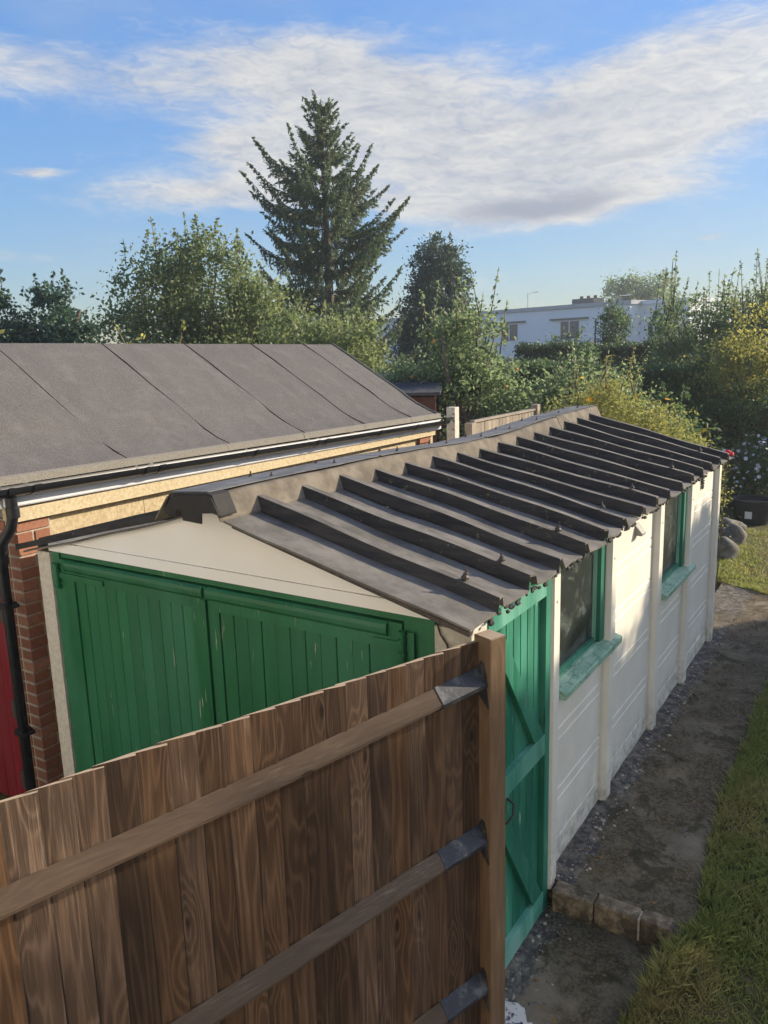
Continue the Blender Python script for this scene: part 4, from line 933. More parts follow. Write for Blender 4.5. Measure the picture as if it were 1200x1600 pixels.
bm = bmesh.new(); prism(bm, [(-6.05, 1.96), (-3.18, 1.96), (-3.3, 2.19), (RX, 2.93), (-5.94, 2.19)], 'y', 4.44, 4.49); finish('rear_gable', bm, 'white_plastic', nb_)
bm = bmesh.new(); prism(bm, [(-6.05, 2.04), (-3.18, 2.04), (-3.3, 2.19), (RX, 2.93), (-5.94, 2.19)], 'y', -.65, -.61); finish('front_gable', bm, 'white_plastic', nb_)
bx('far_wall', -6.05, -5.95, -.6, 4.45, 0, 1.95, 'yellow_block', nb_, .003)
bx('door_head', -6.0, GX - .21, -.60, -.52, 1.94, 2.036, 'white_plastic', nb_, .003)
# red door leaf at the left edge
rd = bpy.data.objects.new('red_door', None); COL.objects.link(rd); rd.parent = nb_; rd.location = Vector((-4.0, -.6, 0)) - wloc(nb_)
bx('door_frame', -3.405, GX - .212, -.598, -.54, -.05, 1.935, 'red_paint', rd, .003)
me = None
for i in range(22):
    if me is None:
        bm = bmesh.new(); box(bm, -.056, .056, -.012, .012, -.02, 1.93); bmesh.ops.bevel(bm, geom=[e for e in bm.edges if abs(e.verts[0].co.z - e.verts[1].co.z) > 1], offset=.005, segments=1, affect='EDGES'); me = bpy.data.meshes.new('board'); bm.to_mesh(me); bm.free(); me.materials.append(MATS['red_paint'])
    link('board', me, None, rd, Vector((-3.465 - .113 * i, -.585, 0)) - wloc(rd))
for zz in (1.27, .62, .12): bx('hinge', -3.43, -3.385, -.613, -.597, zz, zz + .12, 'dark_metal', rd, .003)

# ------------------------------------------------------------------ closeboard fence in front
FP = Vector((0.0, -0.66, 0)); TH = R(-110); fd = Vector((math.cos(TH), math.sin(TH), 0)); fn = Vector((-fd.y, fd.x, 0))   # fn faces the camera
fn = Vector((0.9397, -0.3420, 0)); ANG = math.atan2(fd.y, fd.x)
fence = thing('closeboard_fence', (FP.x, FP.y, -.1), 'brown close board timber fence in the foreground, its rails and post facing us', 'fence')
fo = wloc(fence)
def flocal(name, me, s_, n_, z_, rz_=0.0, rx=0.0):
    o = link(name, me, None, fence, FP + fd * s_ + fn * n_ + Vector((0, 0, z_)) - fo); o.rotation_euler = (rx, 0, ANG + math.pi + rz_); return o
# local frame of fence meshes: x runs towards the post (-fd), y away from... ( +y = -fn rotated ), z up
bw = 0.120; pitch = 0.0895
variants = []
for v in range(6):
    bm = bmesh.new(); H = 1.93; zs = [0, .5, 1.0, 1.4, 1.75, H]
    rows = []
    for z in zs:
        bow = 0.0015 * math.sin(z * 2 + v)
        rows.append([bm.verts.new((x + bow, y_, z + (random.uniform(-.002, .002) if z == H else 0))) for x, y_ in ((-bw / 2, .004), (-bw / 2, -.001), (bw / 2 - .0045, -.0150), (bw / 2, -.0095), (bw / 2, .004))])
    for A, B in zip(rows, rows[1:]):
        for k in range(5): bm.faces.new((A[k], A[(k + 1) % 5], B[(k + 1) % 5], B[k])).material_index = 2 if k in (2, 3) else 0  # right-hand edge faces carry the painted joint shadow
    bm.faces.new(rows[0][::-1]); bm.faces.new(rows[-1]); bmesh.ops.recalc_face_normals(bm, faces=bm.faces)
    me = bpy.data.meshes.new('board'); bm.to_mesh(me); bm.free(); me.materials.append(MATS['fence_wood']); me.materials.append(MATS['cut_end_wood']); me.materials.append(MATS['edge_shade_wood'])
    for p in me.polygons:
        if p.normal.z > .9: p.material_index = 1
    variants.append(me)
s = 0.095; i = 0
while s < 3.2:
    o = flocal('board', variants[i % 6], s, 0.0, -0.13 + random.uniform(-.004, .004) + (0.0 if s < 1.2 else -.012 * (s - 1.2) * 3), random.uniform(-.035, .03) - .022)
    s += pitch + random.uniform(-.006, .006); i += 1
# post
def rot_box(name, s0, s1, n0, n1, z0, z1, m, bev=.003):
    bm = bmesh.new(); vs = box(bm, -(s1 - s0) / 2, (s1 - s0) / 2, -(n1 - n0) / 2, (n1 - n0) / 2, z0, z1)
    if bev: bmesh.ops.bevel(bm, geom=bm.edges[:], offset=bev, segments=1, affect='EDGES')
    me = bpy.data.meshes.new(name); bm.to_mesh(me); bm.free(); me.materials.append(MATS[m]); me.materials.append(MATS['cut_end_wood'])
    for p in me.polygons:
        if p.normal.z > .9: p.material_index = 1
    return flocal(name, me, (s0 + s1) / 2, (n0 + n1) / 2, 0)
rot_box('post', -.042, .042, -.012, .080, -.35, 1.825, 'post_wood', .004)
rot_box('board', -.040, .035, -.026, -.013, -.1, 1.79, 'fence_wood', .001)
# arris rails: triangular section, fixed behind the boards on our side, with black angle brackets on the post
def arris(zb0, slope, name='rail', s0=.20, s1=3.2, grow=0.0, m='rail_wood', flange=False):
    bm = bmesh.new(); n = 12; rows = []
    for k in range(n + 1):
        s_ = s0 + (s1 - s0) * k / n; z = zb0 - slope * s_ + 0.004 * math.sin(3 * s_ + zb0)
        w = random.uniform(-.0012, .0012) if not flange else 0
        pr = [(0.014 - grow * 0, z - .004 - grow), (0.062 + grow + w, z + .030 - grow), (0.062 + grow + w, z + .040), (0.014, z + .088 + grow)]
        rows.append([bm.verts.new(fd * s_ + fn * a + Vector((0, 0, b_))) for a, b_ in pr])
    for A, B in zip(rows, rows[1:]):
        for k in range(4): bm.faces.new((A[k], A[(k + 1) % 4], B[(k + 1) % 4], B[k]))
    bm.faces.new(rows[0][::-1]); bm.faces.new(rows[-1])
    if flange:
        for k, (s_, z) in enumerate(((s0, zb0 - slope * s0),)):
            # plate folded flat on to the post side, with a pointed tongue above and below
            c = fd * (s_ - .001); pts = [(0.012, z + .095), (0.030, z + .125), (0.045, z + .120), (0.060, z + .075), (0.062, z + .02), (0.072, z - .060), (0.045, z - .035), (0.012, z - .005)]
            A = [bm.verts.new(fd * .043 + fn * a + Vector((0, 0, b_))) for a, b_ in pts]; B = [bm.verts.new(fd * .047 + fn * a + Vector((0, 0, b_))) for a, b_ in pts]
            for q in range(8): bm.faces.new((A[q], A[(q + 1) % 8], B[(q + 1) % 8], B[q]))
            bm.faces.new(A[::-1]); bm.faces.new(B)
    bmesh.ops.recalc_face_normals(bm, faces=bm.faces)
    # local frame along the rail so that the grain runs with it
    M = Matrix.Rotation(-(ANG), 4, 'Z'); bmesh.ops.transform(bm, matrix=Matrix.Translation((0, 0, -zb0)), verts=bm.verts); bmesh.ops.transform(bm, matrix=M, verts=bm.verts)
    bmesh.ops.transform(bm, matrix=Matrix.Rotation(R(90), 4, 'Y'), verts=bm.verts)
    me = bpy.data.meshes.new(name); bm.to_mesh(me); bm.free(); me.materials.append(MATS[m])
    o = link(name, me, None, fence); o.location = FP + Vector((0, 0, zb0)) - fo
    o.rotation_mode = 'QUATERNION'; o.rotation_quaternion = (Matrix.Rotation(ANG, 4, 'Z') @ Matrix.Rotation(R(-90), 4, 'Y')).to_quaternion()
    return o
for zb0, sl in ((1.605, .082), (0.935, .10), (0.25, .08)):
    arris(zb0, sl); arris(zb0, sl, 'bracket', .043, .265, .004, 'painted_bracket', True)
# ------------------------------------------------------------------ things behind the garages
def cfence(name, x, y0, y1, zt, label):
    t = thing(name, (x, (y0 + y1) / 2, 0), label, 'fence'); me = None; y = y0 + .06
    while y < y1 - .05:
        if me is None:
            bm = bmesh.new(); box(bm, -.009, .009, -.05, .05, 0, zt); me = bpy.data.meshes.new('board'); bm.to_mesh(me); bm.free(); me.materials.append(MATS['grey_wood'])
        o = link('board', me, None, t, Vector((x + random.uniform(-.004, .004), y, random.uniform(-.006, .006))) - wloc(t)); y += .106
    bx('capping_rail', x - .03, x + .03, y0, y1, zt + .008, zt + .035, 'grey_wood', t, .003)
    bx('post', x - .05, x + .05, y0 - .105, y0 - .005, 0, zt + .01, 'grey_wood', t, .004); bx('post', x - .05, x + .05, y1 + .005, y1 + .105, 0, zt + .09, 'grey_wood', t, .004)
    return t
cfence('board_fence', -3.12, 5.42, 7.35, 2.0, 'short run of weathered pale board fence with capping rail behind the ribbed roof')
bm = bmesh.new(); box(bm, -3.17, -3.06, 4.86, 4.96, 0, 2.235)
o = finish('concrete_fence_post', bm, 'rough_white_concrete', None, bev=.006, origin=(-3.12, 4.9, 0)); tag(o, 'grey white concrete fence post with bolt holes standing past the end of the gutter', 'post')
for zz in (2.16, 2.08, 1.98): tb('bolt_hole', [(-3.08, 4.858, zz), (-3.08, 4.853, zz)], .009, 'dark_metal', o, 8)
# low flat-roofed shed
sh = thing('low_shed', (-5.6, 7.4, 0), 'low dark felt roofed shed with red brown boards behind the felt roofed garage', 'shed')
ud = Vector((.85, .52, 0)).normalized(); 
bm = bmesh.new(); c0 = Vector((-6.4, 5.55, 0)); c1 = c0 + Vector((2.1, 1.05, 0)); w_ = Vector((-.75, 1.5, 0))
def quadprism(bm, a, b_, c, d, z0, z1, z1b=None):
    z1b = z1 if z1b is None else z1b
    lo_ = [bm.verts.new((p.x, p.y, z0)) for p in (a, b_, c, d)]; hi = [bm.verts.new((p.x, p.y, z)) for p, z in zip((a, b_, c, d), (z1, z1, z1b, z1b))]
    for k in range(4): bm.faces.new((lo_[k], lo_[(k + 1) % 4], hi[(k + 1) % 4], hi[k]))
    bm.faces.new(lo_[::-1]); bm.faces.new(hi)
quadprism(bm, c0, c1, c1 + w_, c0 + w_, 0, 2.24, 2.38); finish('shed_wall', bm, 'red_brown_boards', sh)
bm = bmesh.new(); e1 = (c1 - c0).normalized() * .08; e2 = w_.normalized() * .08
a, b_, c, d = c0 - e1 - e2, c1 + e1 - e2, c1 + w_ + e1 + e2, c0 + w_ - e1 + e2
vs1 = [bm.verts.new((p.x, p.y, z)) for p, z in zip((a, b_, c, d), (2.262, 2.262, 2.50, 2.50))]; vs2 = [bm.verts.new((p.x, p.y, z + .045)) for p, z in zip((a, b_, c, d), (2.262, 2.262, 2.50, 2.50))]
for k in range(4): bm.faces.new((vs1[k], vs1[(k + 1) % 4], vs2[(k + 1) % 4], vs2[k]))
bm.faces.new(vs1[::-1]); bm.faces.new(vs2); finish('shed_roof', bm, 'dark_roof_felt', sh)

# white flat-roofed terrace far behind
T0 = Vector((-14.07, 49.5, 0)); du = Vector((-26.35, 8.3, 0)).normalized(); dv = Vector((8.3, 26.35, 0)).normalized()
bld = thing('white_terrace', (T0.x, T0.y, 0), 'long white flat roofed rendered house block far behind the trees', 'building')
def bquad(name, a0, a1, b0, b1, z0, z1, m, par=bld):
    bm = bmesh.new(); P_ = [T0 + du * a + dv * b_ for a, b_ in ((a0, b0), (a1, b0), (a1, b1), (a0, b1))]; quadprism(bm, *P_, z0, z1); return finish(name, bm, m, par)
bquad('wall', 0, 34, 0, 9, -.1, 5.35, 'house_render'); bquad('wall', -3.4, -.01, 1.2, 9, -.1, 5.33, 'house_render'); bquad('parapet', -.12, 34.1, -.1, 9.1, 5.36, 5.62, 'coping'); bquad('parapet', -3.5, -.125, 1.1, 9.1, 5.34, 5.58, 'house_render')
for a in (4.0, 9.5, 15, 21, 27):
    for z in (0.9, 3.35):
        f = bquad('window', a, a + 1.5, -.05, .03, z, z + 1.15, 'window_dark'); bquad('window_bar', a + .70, a + .78, -.08, -.052, z, z + 1.15, 'house_render', f)
    bquad('string_course', a - .8, a + 2.4, -.16, -.005, 4.62, 4.72, 'window_dark')
bquad('window', -2.55, -1.9, 1.15, 1.195, 3.15, 4.15, 'window_dark'); bquad('window', -.9, -.62, 1.15, 1.195, 3.15, 4.15, 'window_dark'); bquad('sill', -2.7, -1.75, 1.05, 1.148, 3.0, 3.1, 'coping')
f = bquad('chimney', 5.0, 6.9, 3.0, 4.2, 5.3, 6.15, 'window_dark'); 
for k in range(3):
    p = T0 + du * (5.3 + .6 * k) + dv * 3.6; tb('chimney_pot', [(p.x, p.y, 6.15), (p.x, p.y, 6.35)], .13, 'clay_roof', f, 8)
def aerial(a, b_, h, label):
    p = T0 + du * a + dv * b_; t = thing('television_aerial', (p.x, p.y, 5.4), label, 'aerial', 'aerials on the white block')
    tb('mast', [(p.x, p.y, 5.4), (p.x, p.y, 5.4 + h)], .025, 'coping', t, 6); q = Vector((p.x, p.y, 5.35 + h))
    tb('boom', [q - du * .2, q - du * 1.0 + Vector((0, 0, .05))], .018, 'coping', t, 6)
    bm = bmesh.new()
    for k in range(7):
        c = q - du * (.25 + .11 * k); tube(bm, [c - dv * .22, c + dv * .22], .012, 4)
    finish('element', bm, 'coping', t)
aerial(9.2, .8, 1.35, 'tall television aerial at the left of the white block roof'); aerial(3.6, 4.0, .85, 'short television aerial beside the chimney on the white block roof')
# small house glimpsed behind the spruce
# rocks, pot
def rock(x, y, s_, label):
    bm = bmesh.new(); bmesh.ops.create_icosphere(bm, subdivisions=3, radius=1)
    ph = random.uniform(0, 9)
    for v in bm.verts:
        k = 1 + .16 * math.sin(3.1 * v.co.x + ph) * math.cos(2.7 * v.co.y + ph) + .08 * math.sin(7 * v.co.z + 5 * v.co.x + ph); v.co = Vector((v.co.x * s_[0], v.co.y * s_[1], v.co.z * s_[2])) * k + Vector((x, y, s_[2] * .45 + .03))
    return tag(finish('garden_rock', bm, 'rock', None, smooth=True, origin=(x, y, 0)), label, 'rock', 'rocks along the flower bed')
rock(-.62, 7.75, (.24, .2, .2), 'nearest low mossy rock at the edge of the flower bed'); rock(-.62, 8.6, (.2, .18, .2), 'middle grey rock in the flower bed edge before the pot'); rock(-.82, 9.25, (.26, .2, .18), 'flat grey rock just left of the black pot'); rock(-.92, 8.2, (.2, .2, .16), 'small rock set back against the corner of the flower bed')
pot = thing('plant_pot', (-.58, 10.05, 0.05), 'round black plastic pot with a small white label beside the rocks', 'pot')
bm = bmesh.new(); lathe(bm, [(.22, .05), (.27, .2), (.30, .42), (.315, .43), (.315, .47), (.28, .47), (.27, .40), (.01, .40)], -.58, 10.05, 24); finish('pot_body', bm, 'pot_plastic', pot, smooth=True)
bx('pot_label', -.64, -.54, 10.05 - .312, 10.05 - .300, .20, .31, 'white_petal', pot, .002)

# ------------------------------------------------------------------ vegetation
def crown_on(L, blobs): return [(x - L[0], y - L[1], z, a, b_, c) for x, y, z, a, b_, c in blobs]
# spruce
def spruce(loc, H, label):
    t = thing('spruce_tree', loc, label, 'tree'); bm = bmesh.new()
    tube(bm, [(0, 0, -.1), (.03, 0, H * .3), (0, .04, H * .6), (-.02, 0, H * .85), (0, 0, H)], [.20, .16, .10, .05, .012], 10)
    P = []; Dr = []
    lv = 1.4
    while lv < H - .15:
        rel = lv / H
        L0 = 3.55 * (1 - rel) ** 0.50 * (1.0 if rel > .32 else .92)
        if rel > .80: L0 = 0.22 + 4.4 * (1 - rel)
        nbh = 8 if rel < .8 else 7; a0 = random.uniform(0, 6.28)
        for k in range(nbh):
            a = a0 + 2 * math.pi * k / nbh + random.uniform(-.35, .35); L_ = L0 * random.choice((.55, .75, .9, 1.0, 1.12)) * random.uniform(.9, 1.08)
            asc = R(-4 + 22 * rel + random.uniform(-9, 11)); z = lv + random.uniform(-.12, .12); npt = max(5, int(L_ / .09)); pts = []
            for j in range(npt + 1):
                u = j / npt; r = L_ * u; zz = z + r * math.tan(asc) * (.25 + .75 * u) - .18 * math.sin(u * math.pi) * L_ * (.45 - .3 * rel) + .17 * L_ * u ** 3
                pts.append(Vector((r * math.cos(a) + .03 * math.sin(u * 7), r * math.sin(a), zz)))
            tube(bm, [pts[0], pts[len(pts) // 3], pts[2 * len(pts) // 3], pts[-1]], [.035 * (1.1 - rel), .024 * (1.1 - rel) + .004, .014, .005], 4, False)
            out = Vector((math.cos(a), math.sin(a), 0)); sidev = Vector((-math.sin(a), math.cos(a), 0))
            for j, p in enumerate(pts):
                u = j / npt
                if u < .22 and rel < .8: continue
                wdt = (.50 * math.sin(min(1, u * 1.15) * math.pi) ** .6 + .06) * min(1, L_ / 1.5) * (1 - .25 * rel)
                for sgn in (-1, 1):
                    d = (out * .75 + sidev * sgn * random.uniform(.5, 1.0) + Vector((0, 0, random.uniform(-.5, .12)))).normalized(); ll = wdt * random.uniform(.5, 1.1); m_ = max(2, int(ll / .05))
                    for q in range(m_): P.append(p + d * ll * (q + .5) / m_ + Vector((0, 0, -.12 * ll * ((q + .5) / m_) ** 2))); Dr.append(d)
                if random.random() < .8:
                    ll = (.14 + .55 * math.sin(u * math.pi)) * random.uniform(.4, 1.2) * min(1, L_ / 1.4) * (1.1 - rel * .6); m_ = max(2, int(ll / .05)); d = Vector((random.uniform(-.18, .18), random.uniform(-.18, .18), -1)).normalized()
                    for q in range(m_): P.append(p + d * ll * (q + .5) / m_); Dr.append(d)
                P.append(p + Vector((0, 0, .02))); Dr.append((out + Vector((0, 0, .5))).normalized())
            for q in range(6): P.append(pts[-1] + (out * .5 + Vector((0, 0, .45))) * .05 * q); Dr.append(out + Vector((0, 0, .8)))
        lv += (0.46 if rel < .5 else .38) * random.uniform(.85, 1.15) * (1.0 if rel < .8 else .75)
    for q in range(30): P.append(Vector((random.uniform(-.04, .04), random.uniform(-.04, .04), H - .9 + .032 * q))); Dr.append(Vector((random.uniform(-1, 1), random.uniform(-1, 1), .8)))
    P = np.array([tuple(p) for p in P]); Dr = np.array([tuple(d) for d in Dr]); Dr /= np.linalg.norm(Dr, axis=1)[:, None]
    P2 = np.repeat(P, 4, 0) + RNG.normal(size=(len(P) * 4, 3)) * .020; D2 = np.repeat(Dr, 4, 0)
    V, F = leaves(P2, .105, D2, .32); bmesh.ops.recalc_face_normals(bm, faces=bm.faces)
    me = bpy.data.meshes.new('trunk'); bm.to_mesh(me); bm.free(); link('trunk', me, 'bark', t); npmesh('crown', V, F, 'spruce_needles', t); return t
spruce((-13.08, 15.93, 0), 9.75, 'tall open spruce with upswept branches standing above all the other trees')
# dark dense cypress behind
tree('cypress_tree', (-13.4, 22.9, 0), 6.9, [(0, 0, 1.6, 1.75, 1.75, 1.8), (-.1, 0, 3.0, 1.6, 1.6, 1.7), (.1, 0, 4.5, 1.35, 1.35, 1.5), (.05, 0, 5.8, .95, .95, 1.1), (-.75, .1, 3.2, .9, .9, 1.4), (.8, 0, 3.2, .9, .9, 1.3)],
     'dense dark green cypress with a rounded top right of the spruce', 'tree', 'cypress_leaf', 900, 75, .17, .12, 10, .45, .18, limbs=6, lo=.3)
# leyland row at far left
for (x, y, h, label) in ((-15.1, 8.2, 4.75, 'dark conifer with the highest tip at the left, nearest the big round tree'), (-15.9, 7.2, 4.45, 'dark bushy conifer in the middle of the group at the left'), (-16.6, 6.0, 4.4, 'dark conifer at the left border of the photo'), (-17.5, 4.5, 4.7, 'dark conifer beyond the left border of the photo')):
    tree('conifer', (x, y, 0), h, [(0, 0, 1.4, 1.15, 1.15, 1.5), (0, 0, 2.6, 1.0, 1.0, 1.2), (.05, 0, h - 1.0, .62, .62, .85), (.5, .3, 2.9, .5, .5, .9), (-.5, -.3, 2.8, .5, .5, .9)], label, 'tree', 'leyland_leaf', 420, 60, .14, .11, 7, .55, .12, 'dark conifers at the left', 6, lo=.35)
# big round tree
tree('round_tree', (-11.9, 9.2, 0), 5.3, [(0, 0, 2.2, 1.7, 1.7, 1.7), (-.4, -.2, 3.7, 1.15, 1.15, 1.35), (.5, .4, 3.9, 1.1, 1.1, 1.4), (1.1, .8, 3.0, 1.1, 1.1, 1.5), (-1.1, -.6, 2.9, .85, .85, 1.25), (.1, 0, 4.6, .7, .7, .75)],
     'big rounded olive green deciduous tree left of the spruce', 'tree', 'olive_leaf', 520, 75, .20, .10, 22, .65, .16, limbs=24)
tree('thin_tree', (-10.9, 10.6, 0), 5.2, [(-.3, -.2, 2.9, .8, .8, 1.3), (-.4, -.3, 4.1, .35, .35, .8), (.6, .5, 2.6, .8, .8, .9), (.3, .2, 1.8, 1.1, 1.1, 1.3)],
     'thin sparse tree with long top shoots between the round tree and the spruce', 'tree', 'olive_leaf', 170, 60, .19, .095, 14, .9, .09, limbs=20)
tree('sapling', (-7.2, 3.85, 0), 3.4, [(0, 0, 2.6, .42, .42, .45), (.5, .3, 2.5, .3, .3, .3), (-.2, -.1, 1.6, .3, .3, .5)], 'small pale leaved sapling just behind the ridge of the felt roof', 'tree', 'yellow_leaf', 30, 26, .09, .075, 4, .75, .04, limbs=8)
tree('pale_shrub', (-7.9, 2.0, 0), 3.4, [(0, 0, 2.3, .5, .5, .7), (-.3, .2, 2.9, .22, .22, .25)], 'pale leaved shrub tip at the left border above the felt roof', 'shrub', 'yellow_leaf', 30, 26, .1, .08, 3, .4, .04, limbs=6)
# yellow green bushes under the spruce
tree('bushy_tree', (-7.9, 9.0, 0), 3.8, [(0, 0, 2.0, 1.0, 1.0, 1.3), (.35, .1, 2.9, .6, .6, .75), (-.6, -.3, 2.9, .7, .7, .8), (.75, .2, 1.9, .55, .55, .9)],
     'yellow green bushy tree at the foot of the spruce behind the roof corner', 'tree', 'olive_leaf', 260, 60, .16, .09, 10, .4, .1, limbs=14)
tree('bushy_tree', (-10.4, 11.2, 0), 4.4, [(0, 0, 1.9, 1.5, 1.5, 1.5), (-.6, -.4, 2.9, .9, .9, .9), (.6, .5, 2.8, .9, .9, .9)],
     'darker leafy tree directly below the spruce branches', 'tree', 'olive_leaf', 300, 60, .19, .10, 8, .4, .1, limbs=14)
# apple trees
t, cl = tree('apple_tree', (-4.45, 7.68, 0), 3.6, [(-.2, 0, 1.7, .9, .85, 1.15), (-.15, 0, 2.85, .5, .5, .72), (.15, .1, 2.85, .45, .45, .65), (-.8, -.25, 2.15, .5, .5, .7), (.5, .3, 1.95, .55, .6, .8)],
     'apple tree with upright pale shoots in front of the dark cypress', 'tree', 'apple_leaf', 330, 55, .13, .075, 26, .75, .09, limbs=18)
t2, cl2 = tree('apple_tree', (-3.0, 8.75, 0), 3.0, [(0, 0, 1.4, .95, .95, 1.05), (-.4, 0, 2.0, .5, .5, .55), (.5, .25, 1.85, .6, .6, .65)],
     'lower darker apple tree just left of the yellow flowering shrub', 'tree', 'apple_leaf', 300, 50, .14, .075, 6, .3, .09, limbs=18)
for tt, c_, k_ in ((t, cl, 10), (t2, cl2, 5)):
    bm = bmesh.new()
    for p in c_[RNG.choice(len(c_), k_)]: bmesh.ops.create_icosphere(bm, subdivisions=2, radius=.034, matrix=Matrix.Translation(tuple(p + np.array([.1, -.14, -.05]))))
    me = bpy.data.meshes.new('apples'); bm.to_mesh(me); bm.free(); o = link('apples', me, 'apple_skin', tt); o['kind'] = 'stuff'
# middle distance trees in front of the terrace
tree('garden_tree', (-7.9, 19.8, 0), 3.9, [(0, 0, 1.6, 1.2, 1.2, 1.2), (-.9, -.3, 1.3, 1.0, 1.0, 1.0), (.5, .3, 2.6, .6, .6, .65)], 'pale green garden tree in front of the left part of the white block', 'tree', 'apple_leaf', 280, 55, .18, .10, 5, .3, .1, limbs=14)
tree('garden_tree', (-5.7, 20.7, 0), 3.6, [(0, 0, 1.7, 1.3, 1.3, 1.0), (-.7, -.2, 1.9, .8, .8, .8), (.9, .5, 1.5, .9, .9, .9)], 'green garden tree above the dark clipped hedge before the white block', 'tree', 'olive_leaf', 260, 55, .18, .10, 4, .3, .1, limbs=12)
tree('small_round_tree', (-6.45, 21.6, 0), 4.1, [(0, 0, 3.45, .48, .48, .60), (0, 0, 2.4, .55, .55, .8)], 'small round topped tree standing out against the white wall', 'tree', 'dark_leaf', 110, 60, .12, .09, 2, .2, .07, limbs=8)
for k, (x, y, s_) in enumerate(((-20.6, 68, 1.0), (-19.2, 68.9, 1.1), (-17.4, 69.5, 1.0))):
    tree('distant_tree', (x, y, 0), 9, [(0, 0, 6.7, 1.3 * s_, 1.3 * s_, 1.9 * s_), (-.3, 0, 4.5, 1.5, 1.5, 2.0), (.6, 0, 7.3, .7, .7, .9)], ['leftmost crown of the three distant trees behind the white block', 'middle crown of the three distant trees behind the white block', 'right crown of the three distant trees behind the white block'][k], 'tree', 'apple_leaf', 130, 40, .36, .24, 0, .2, .2, 'distant trees behind the white block', 6)
# hedges
def hedge(name, p0, p1, w, h, label, leaf, nleaf, size, cat='hedge', wave=.06, hf=None):
    p0, p1 = np.array(p0, float), np.array(p1, float); c = (p0 + p1) / 2; t = thing(name, (c[0], c[1], 0), label, cat)
    L_ = np.linalg.norm(p1 - p0); d = (p1 - p0) / L_; nrm = np.array([-d[1], d[0]]); a = RNG.uniform(0, L_, nleaf); side = RNG.choice(3, nleaf, p=[.38, .38, .24])
    H_ = h + wave * np.sin(a * 2.1) + wave * .6 * np.sin(a * 5.3 + 1)
    if hf is not None: H_ = hf(a)
    v = np.where(side == 2, RNG.uniform(-w / 2, w / 2, nleaf), np.where(side == 0, -w / 2, w / 2) * RNG.uniform(.72, 1.04, nleaf)); z = np.where(side == 2, H_ * RNG.uniform(.95, 1.02, nleaf), RNG.uniform(0, 1, nleaf) * H_)
    P = np.stack([p0[0] + d[0] * a + nrm[0] * v - c[0], p0[1] + d[1] * a + nrm[1] * v - c[1], z], 1) + RNG.normal(size=(nleaf, 3)) * .05
    V, F = leaves(P, size); npmesh('foliage', V, F, leaf, t)
    bm = bmesh.new(); k = 0
    while k < L_:
        b_ = p0 + d * (k + random.uniform(0, .3)) - c; tube(bm, [(b_[0], b_[1], -.1), (b_[0] + random.uniform(-.1, .1), b_[1] + random.uniform(-.1, .1), (h if hf is None else float(hf(np.array([k]))[0])) * .8)], [.04, .015], 5); k += .6
    bmesh.ops.recalc_face_normals(bm, faces=bm.faces)
    me = bpy.data.meshes.new('stems'); bm.to_mesh(me); bm.free(); link('stems', me, 'bark', t); return t
hedge('clipped_hedge', (-7.6, 17.0), (-2.2, 18.6), .9, 2.82, 'tall dark clipped hedge below the white block', 'hedge_leaf', 45000, .08)
hedge('low_hedge', (-5.2, 11.6), (-1.9, 12.6), .8, 2.42, 'lower lighter hedge just above the yellow flowering shrub', 'dark_leaf', 34000, .075, wave=.09)
# yellow flowering shrub behind the shed
def shrub(loc, blobs, label, leaf, nclump, per, sig, size, petals=None, npet=0, psize=.03, name='flowering_shrub', aspect=.3, shoots=0):
    t, cl = tree(name, loc, 2, blobs, label, 'shrub', leaf, nclump, per, sig, size, shoots, .35, .03, limbs=26, aspect=aspect)
    if npet:
        top = cl[np.argsort(-(cl[:, 2] - cl[:, 1] * .35))[: int(len(cl) * .6)]]; c = top[RNG.choice(len(top), npet)] + RNG.normal(size=(npet, 3)) * np.array([.12, .12, .07]) + np.array([0, -.05, .08]); V = []; F = []; k = 0
        for p in c:
            ax = Vector(RNG.normal(size=3) * .5 + np.array([.2, -.6, .8])).normalized(); a = ax.orthogonal().normalized(); b_ = ax.cross(a); r = psize * random.uniform(.7, 1.3); ctr = Vector(p)
            for q in range(6):
                th = q * math.pi / 3; dd = a * math.cos(th) + b_ * math.sin(th); e = a * -math.sin(th) + b_ * math.cos(th)
                V += [ctr, ctr + dd * r * .6 + e * r * .28 + ax * r * .1, ctr + dd * r + ax * r * .15, ctr + dd * r * .6 - e * r * .28 + ax * r * .1]; F.append([k, k + 1, k + 2, k + 3]); k += 4
        o = npmesh('flowers', np.array([tuple(v) for v in V]), np.array(F), petals, t); o['kind'] = 'stuff'
    return t
shrub((-1.55, 5.95, 0), [(0, 0, 1.45, .78, .6, 1.0), (-.45, -.2, 1.5, .55, .5, .75), (.45, .2, 1.35, .6, .5, .85), (-.1, 0, 1.95, .50, .45, .45), (.75, .3, 1.2, .4, .4, .7)], 'feathery yellow green shrub with orange yellow flowers behind the ribbed roof', 'feathery_leaf', 620, 85, .10, .050, 'yellow_petal', 65, .038, aspect=.25, shoots=14)
shrub((-.62, 11.2, 0), [(0, 0, .62, .55, .5, .6), (.5, .2, .60, .55, .5, .6), (-.35, 0, .5, .4, .4, .5), (.1, 0, .95, .4, .4, .32)], 'low bush with small white flowers behind the black pot past the cream wall', 'dark_leaf', 230, 60, .10, .06, 'white_petal', 170, .032)
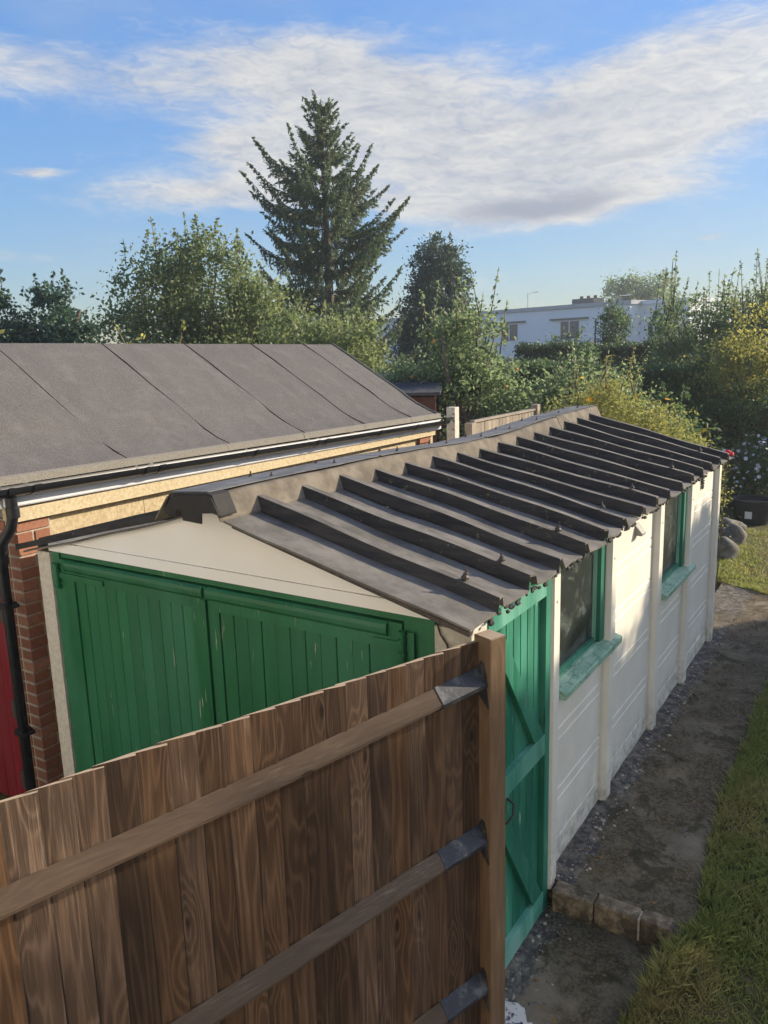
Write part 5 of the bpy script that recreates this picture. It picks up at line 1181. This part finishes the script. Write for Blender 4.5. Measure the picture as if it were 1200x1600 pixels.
# red rose beside the corner
rr_ = thing('red_flower', (-.36, 6.1, 0), 'single red rose bloom at the far right corner of the ribbed roof', 'flower')
tb('stem', [(-.36, 6.1, 0), (-.33, 6.08, .9), (-.305, 6.06, 1.66)], .008, 'bark', rr_, 6)
bm = bmesh.new()
for k in range(14):
    a = k * 2.4; r = .012 + .0035 * k; c = Vector((-.305 + r * math.cos(a), 6.06 + r * math.sin(a), 1.70 - .0022 * k)); bmesh.ops.create_icosphere(bm, subdivisions=1, radius=.024, matrix=Matrix.Translation(c) @ Matrix.Rotation(a, 4, 'Z') @ Matrix.Diagonal((.35, 1, 1, 1)))
finish('bloom', bm, 'red_petal', rr_, smooth=True)
# right-hand trees
tree('tall_shoot_tree', (-2.4, 15.0, 0), 4.4, [(0, 0, 2.2, 1.1, 1.0, 1.4), (-.5, -.1, 3.15, .6, .6, .7), (.7, .1, 3.0, .8, .7, .9), (1.3, -.2, 2.7, .8, .8, 1.2)], 'green tree crowned with long upright shoots at the right before the white block', 'tree', 'apple_leaf', 330, 60, .16, .085, 44, 1.1, .1, limbs=20)
tree('tall_shoot_tree', (-.75, 14.4, 0), 4.3, [(0, 0, 2.2, 1.0, 1.0, 1.5), (.1, .1, 3.1, .7, .7, .8)], 'green tree with upright shoots cut by the right border of the photo', 'tree', 'apple_leaf', 240, 60, .16, .085, 26, 1.0, .1, limbs=20)
tree('yellowing_tree', (-1.3, 12.5, 0), 3.6, [(0, 0, 2.3, .9, .8, .7), (.4, -.1, 2.95, .6, .6, .55), (-.65, .1, 2.05, .6, .6, .6), (.75, .0, 2.2, .7, .7, .7), (0, 0, 1.3, 1.0, .9, .9)], 'tree with yellowing leaves at the right above the dark shrubs', 'tree', 'yellow_leaf', 300, 50, .12, .065, 6, .3, .07, limbs=22)
tree('dark_shrub', (-.95, 11.95, 0), 2.3, [(0, 0, 1.1, 1.0, .5, 1.0), (.8, .1, 1.1, .8, .5, .95), (-.85, .1, 1.15, .7, .5, 1.0), (.2, 0, 1.7, .8, .45, .4)], 'dark leafy shrub below the yellowing tree at the right', 'shrub', 'dark_leaf', 330, 55, .14, .075, 6, .25, .05, limbs=16)
tree('dark_shrub', (-1.7, 8.0, 0), 2.3, [(0, 0, 1.15, .75, .6, .95), (-.3, .1, 1.6, .45, .45, .5)], 'dark leafy shrub behind the right end of the yellow flowering shrub', 'shrub', 'dark_leaf', 220, 55, .13, .075, 4, .25, .05, limbs=12)
# ivy covered boundary behind everything on the left and the far garden mass
hedge('back_hedge', (-14.5, 13.2), (-5.2, 16.2), 1.4, 2.5, 'rough dark hedge closing the garden below the spruce and cypress', 'dark_leaf', 30000, .12, wave=.15)
hedge('far_hedge', (-9.0, 26.0), (4.0, 30.0), 1.6, 2.7, 'distant rough hedge under the white block', 'dark_leaf', 26000, .15, wave=.2)
# tall screen of evergreens across the end of the lawn on the sunward side; it shades the path and the lower wall
SX, SY = math.cos(R(SUN_AZ)), math.sin(R(SUN_AZ))
q0 = (11 * SX + SY * -2.9, 11 * SY - SX * -2.9); q1 = (11 * SX + SY * 3.4, 11 * SY - SX * 3.4)
def hr(a): return np.interp(a - 2.9, [-2.9, -2.7, -2.47, -1.75, -1.39, -1.15, -.9, -.55, 0, .4, .68, .95, 3.4], [3.0, 4.0, 4.35, 4.5, 4.5, 4.4, 4.9, 5.2, 5.4, 5.74, 6.08, 6.36, 6.46]) + .05 * np.sin(a * 9.3) + .05 * np.sin(a * 17.1 + 2)
hedge('evergreen_screen', q0, q1, 1.3, 5.0, 'tall uneven evergreen screen beyond the right side of the lawn', 'dark_leaf', 75000, .14, hf=hr)

# thin summer air: one closed box of even haze round the camera and everything built
bm = bmesh.new(); box(bm, -75, 45, -40, 95, -1.2, 12.0)
hz = finish('haze', bm, None); hz['kind'] = 'stuff'
m = bpy.data.materials.new('air'); m.use_nodes = True; t = NG(m.node_tree); t.n.clear()
pv = t.node('ShaderNodeVolumePrincipled'); pv.inputs['Color'].default_value = (0.86, 0.92, 1.0, 1); pv.inputs['Density'].default_value = 0.0015; pv.inputs['Anisotropy'].default_value = 0.3
oo = t.node('ShaderNodeOutputMaterial'); t.l.new(pv.outputs[0], oo.inputs['Volume']); hz.data.materials.append(m)
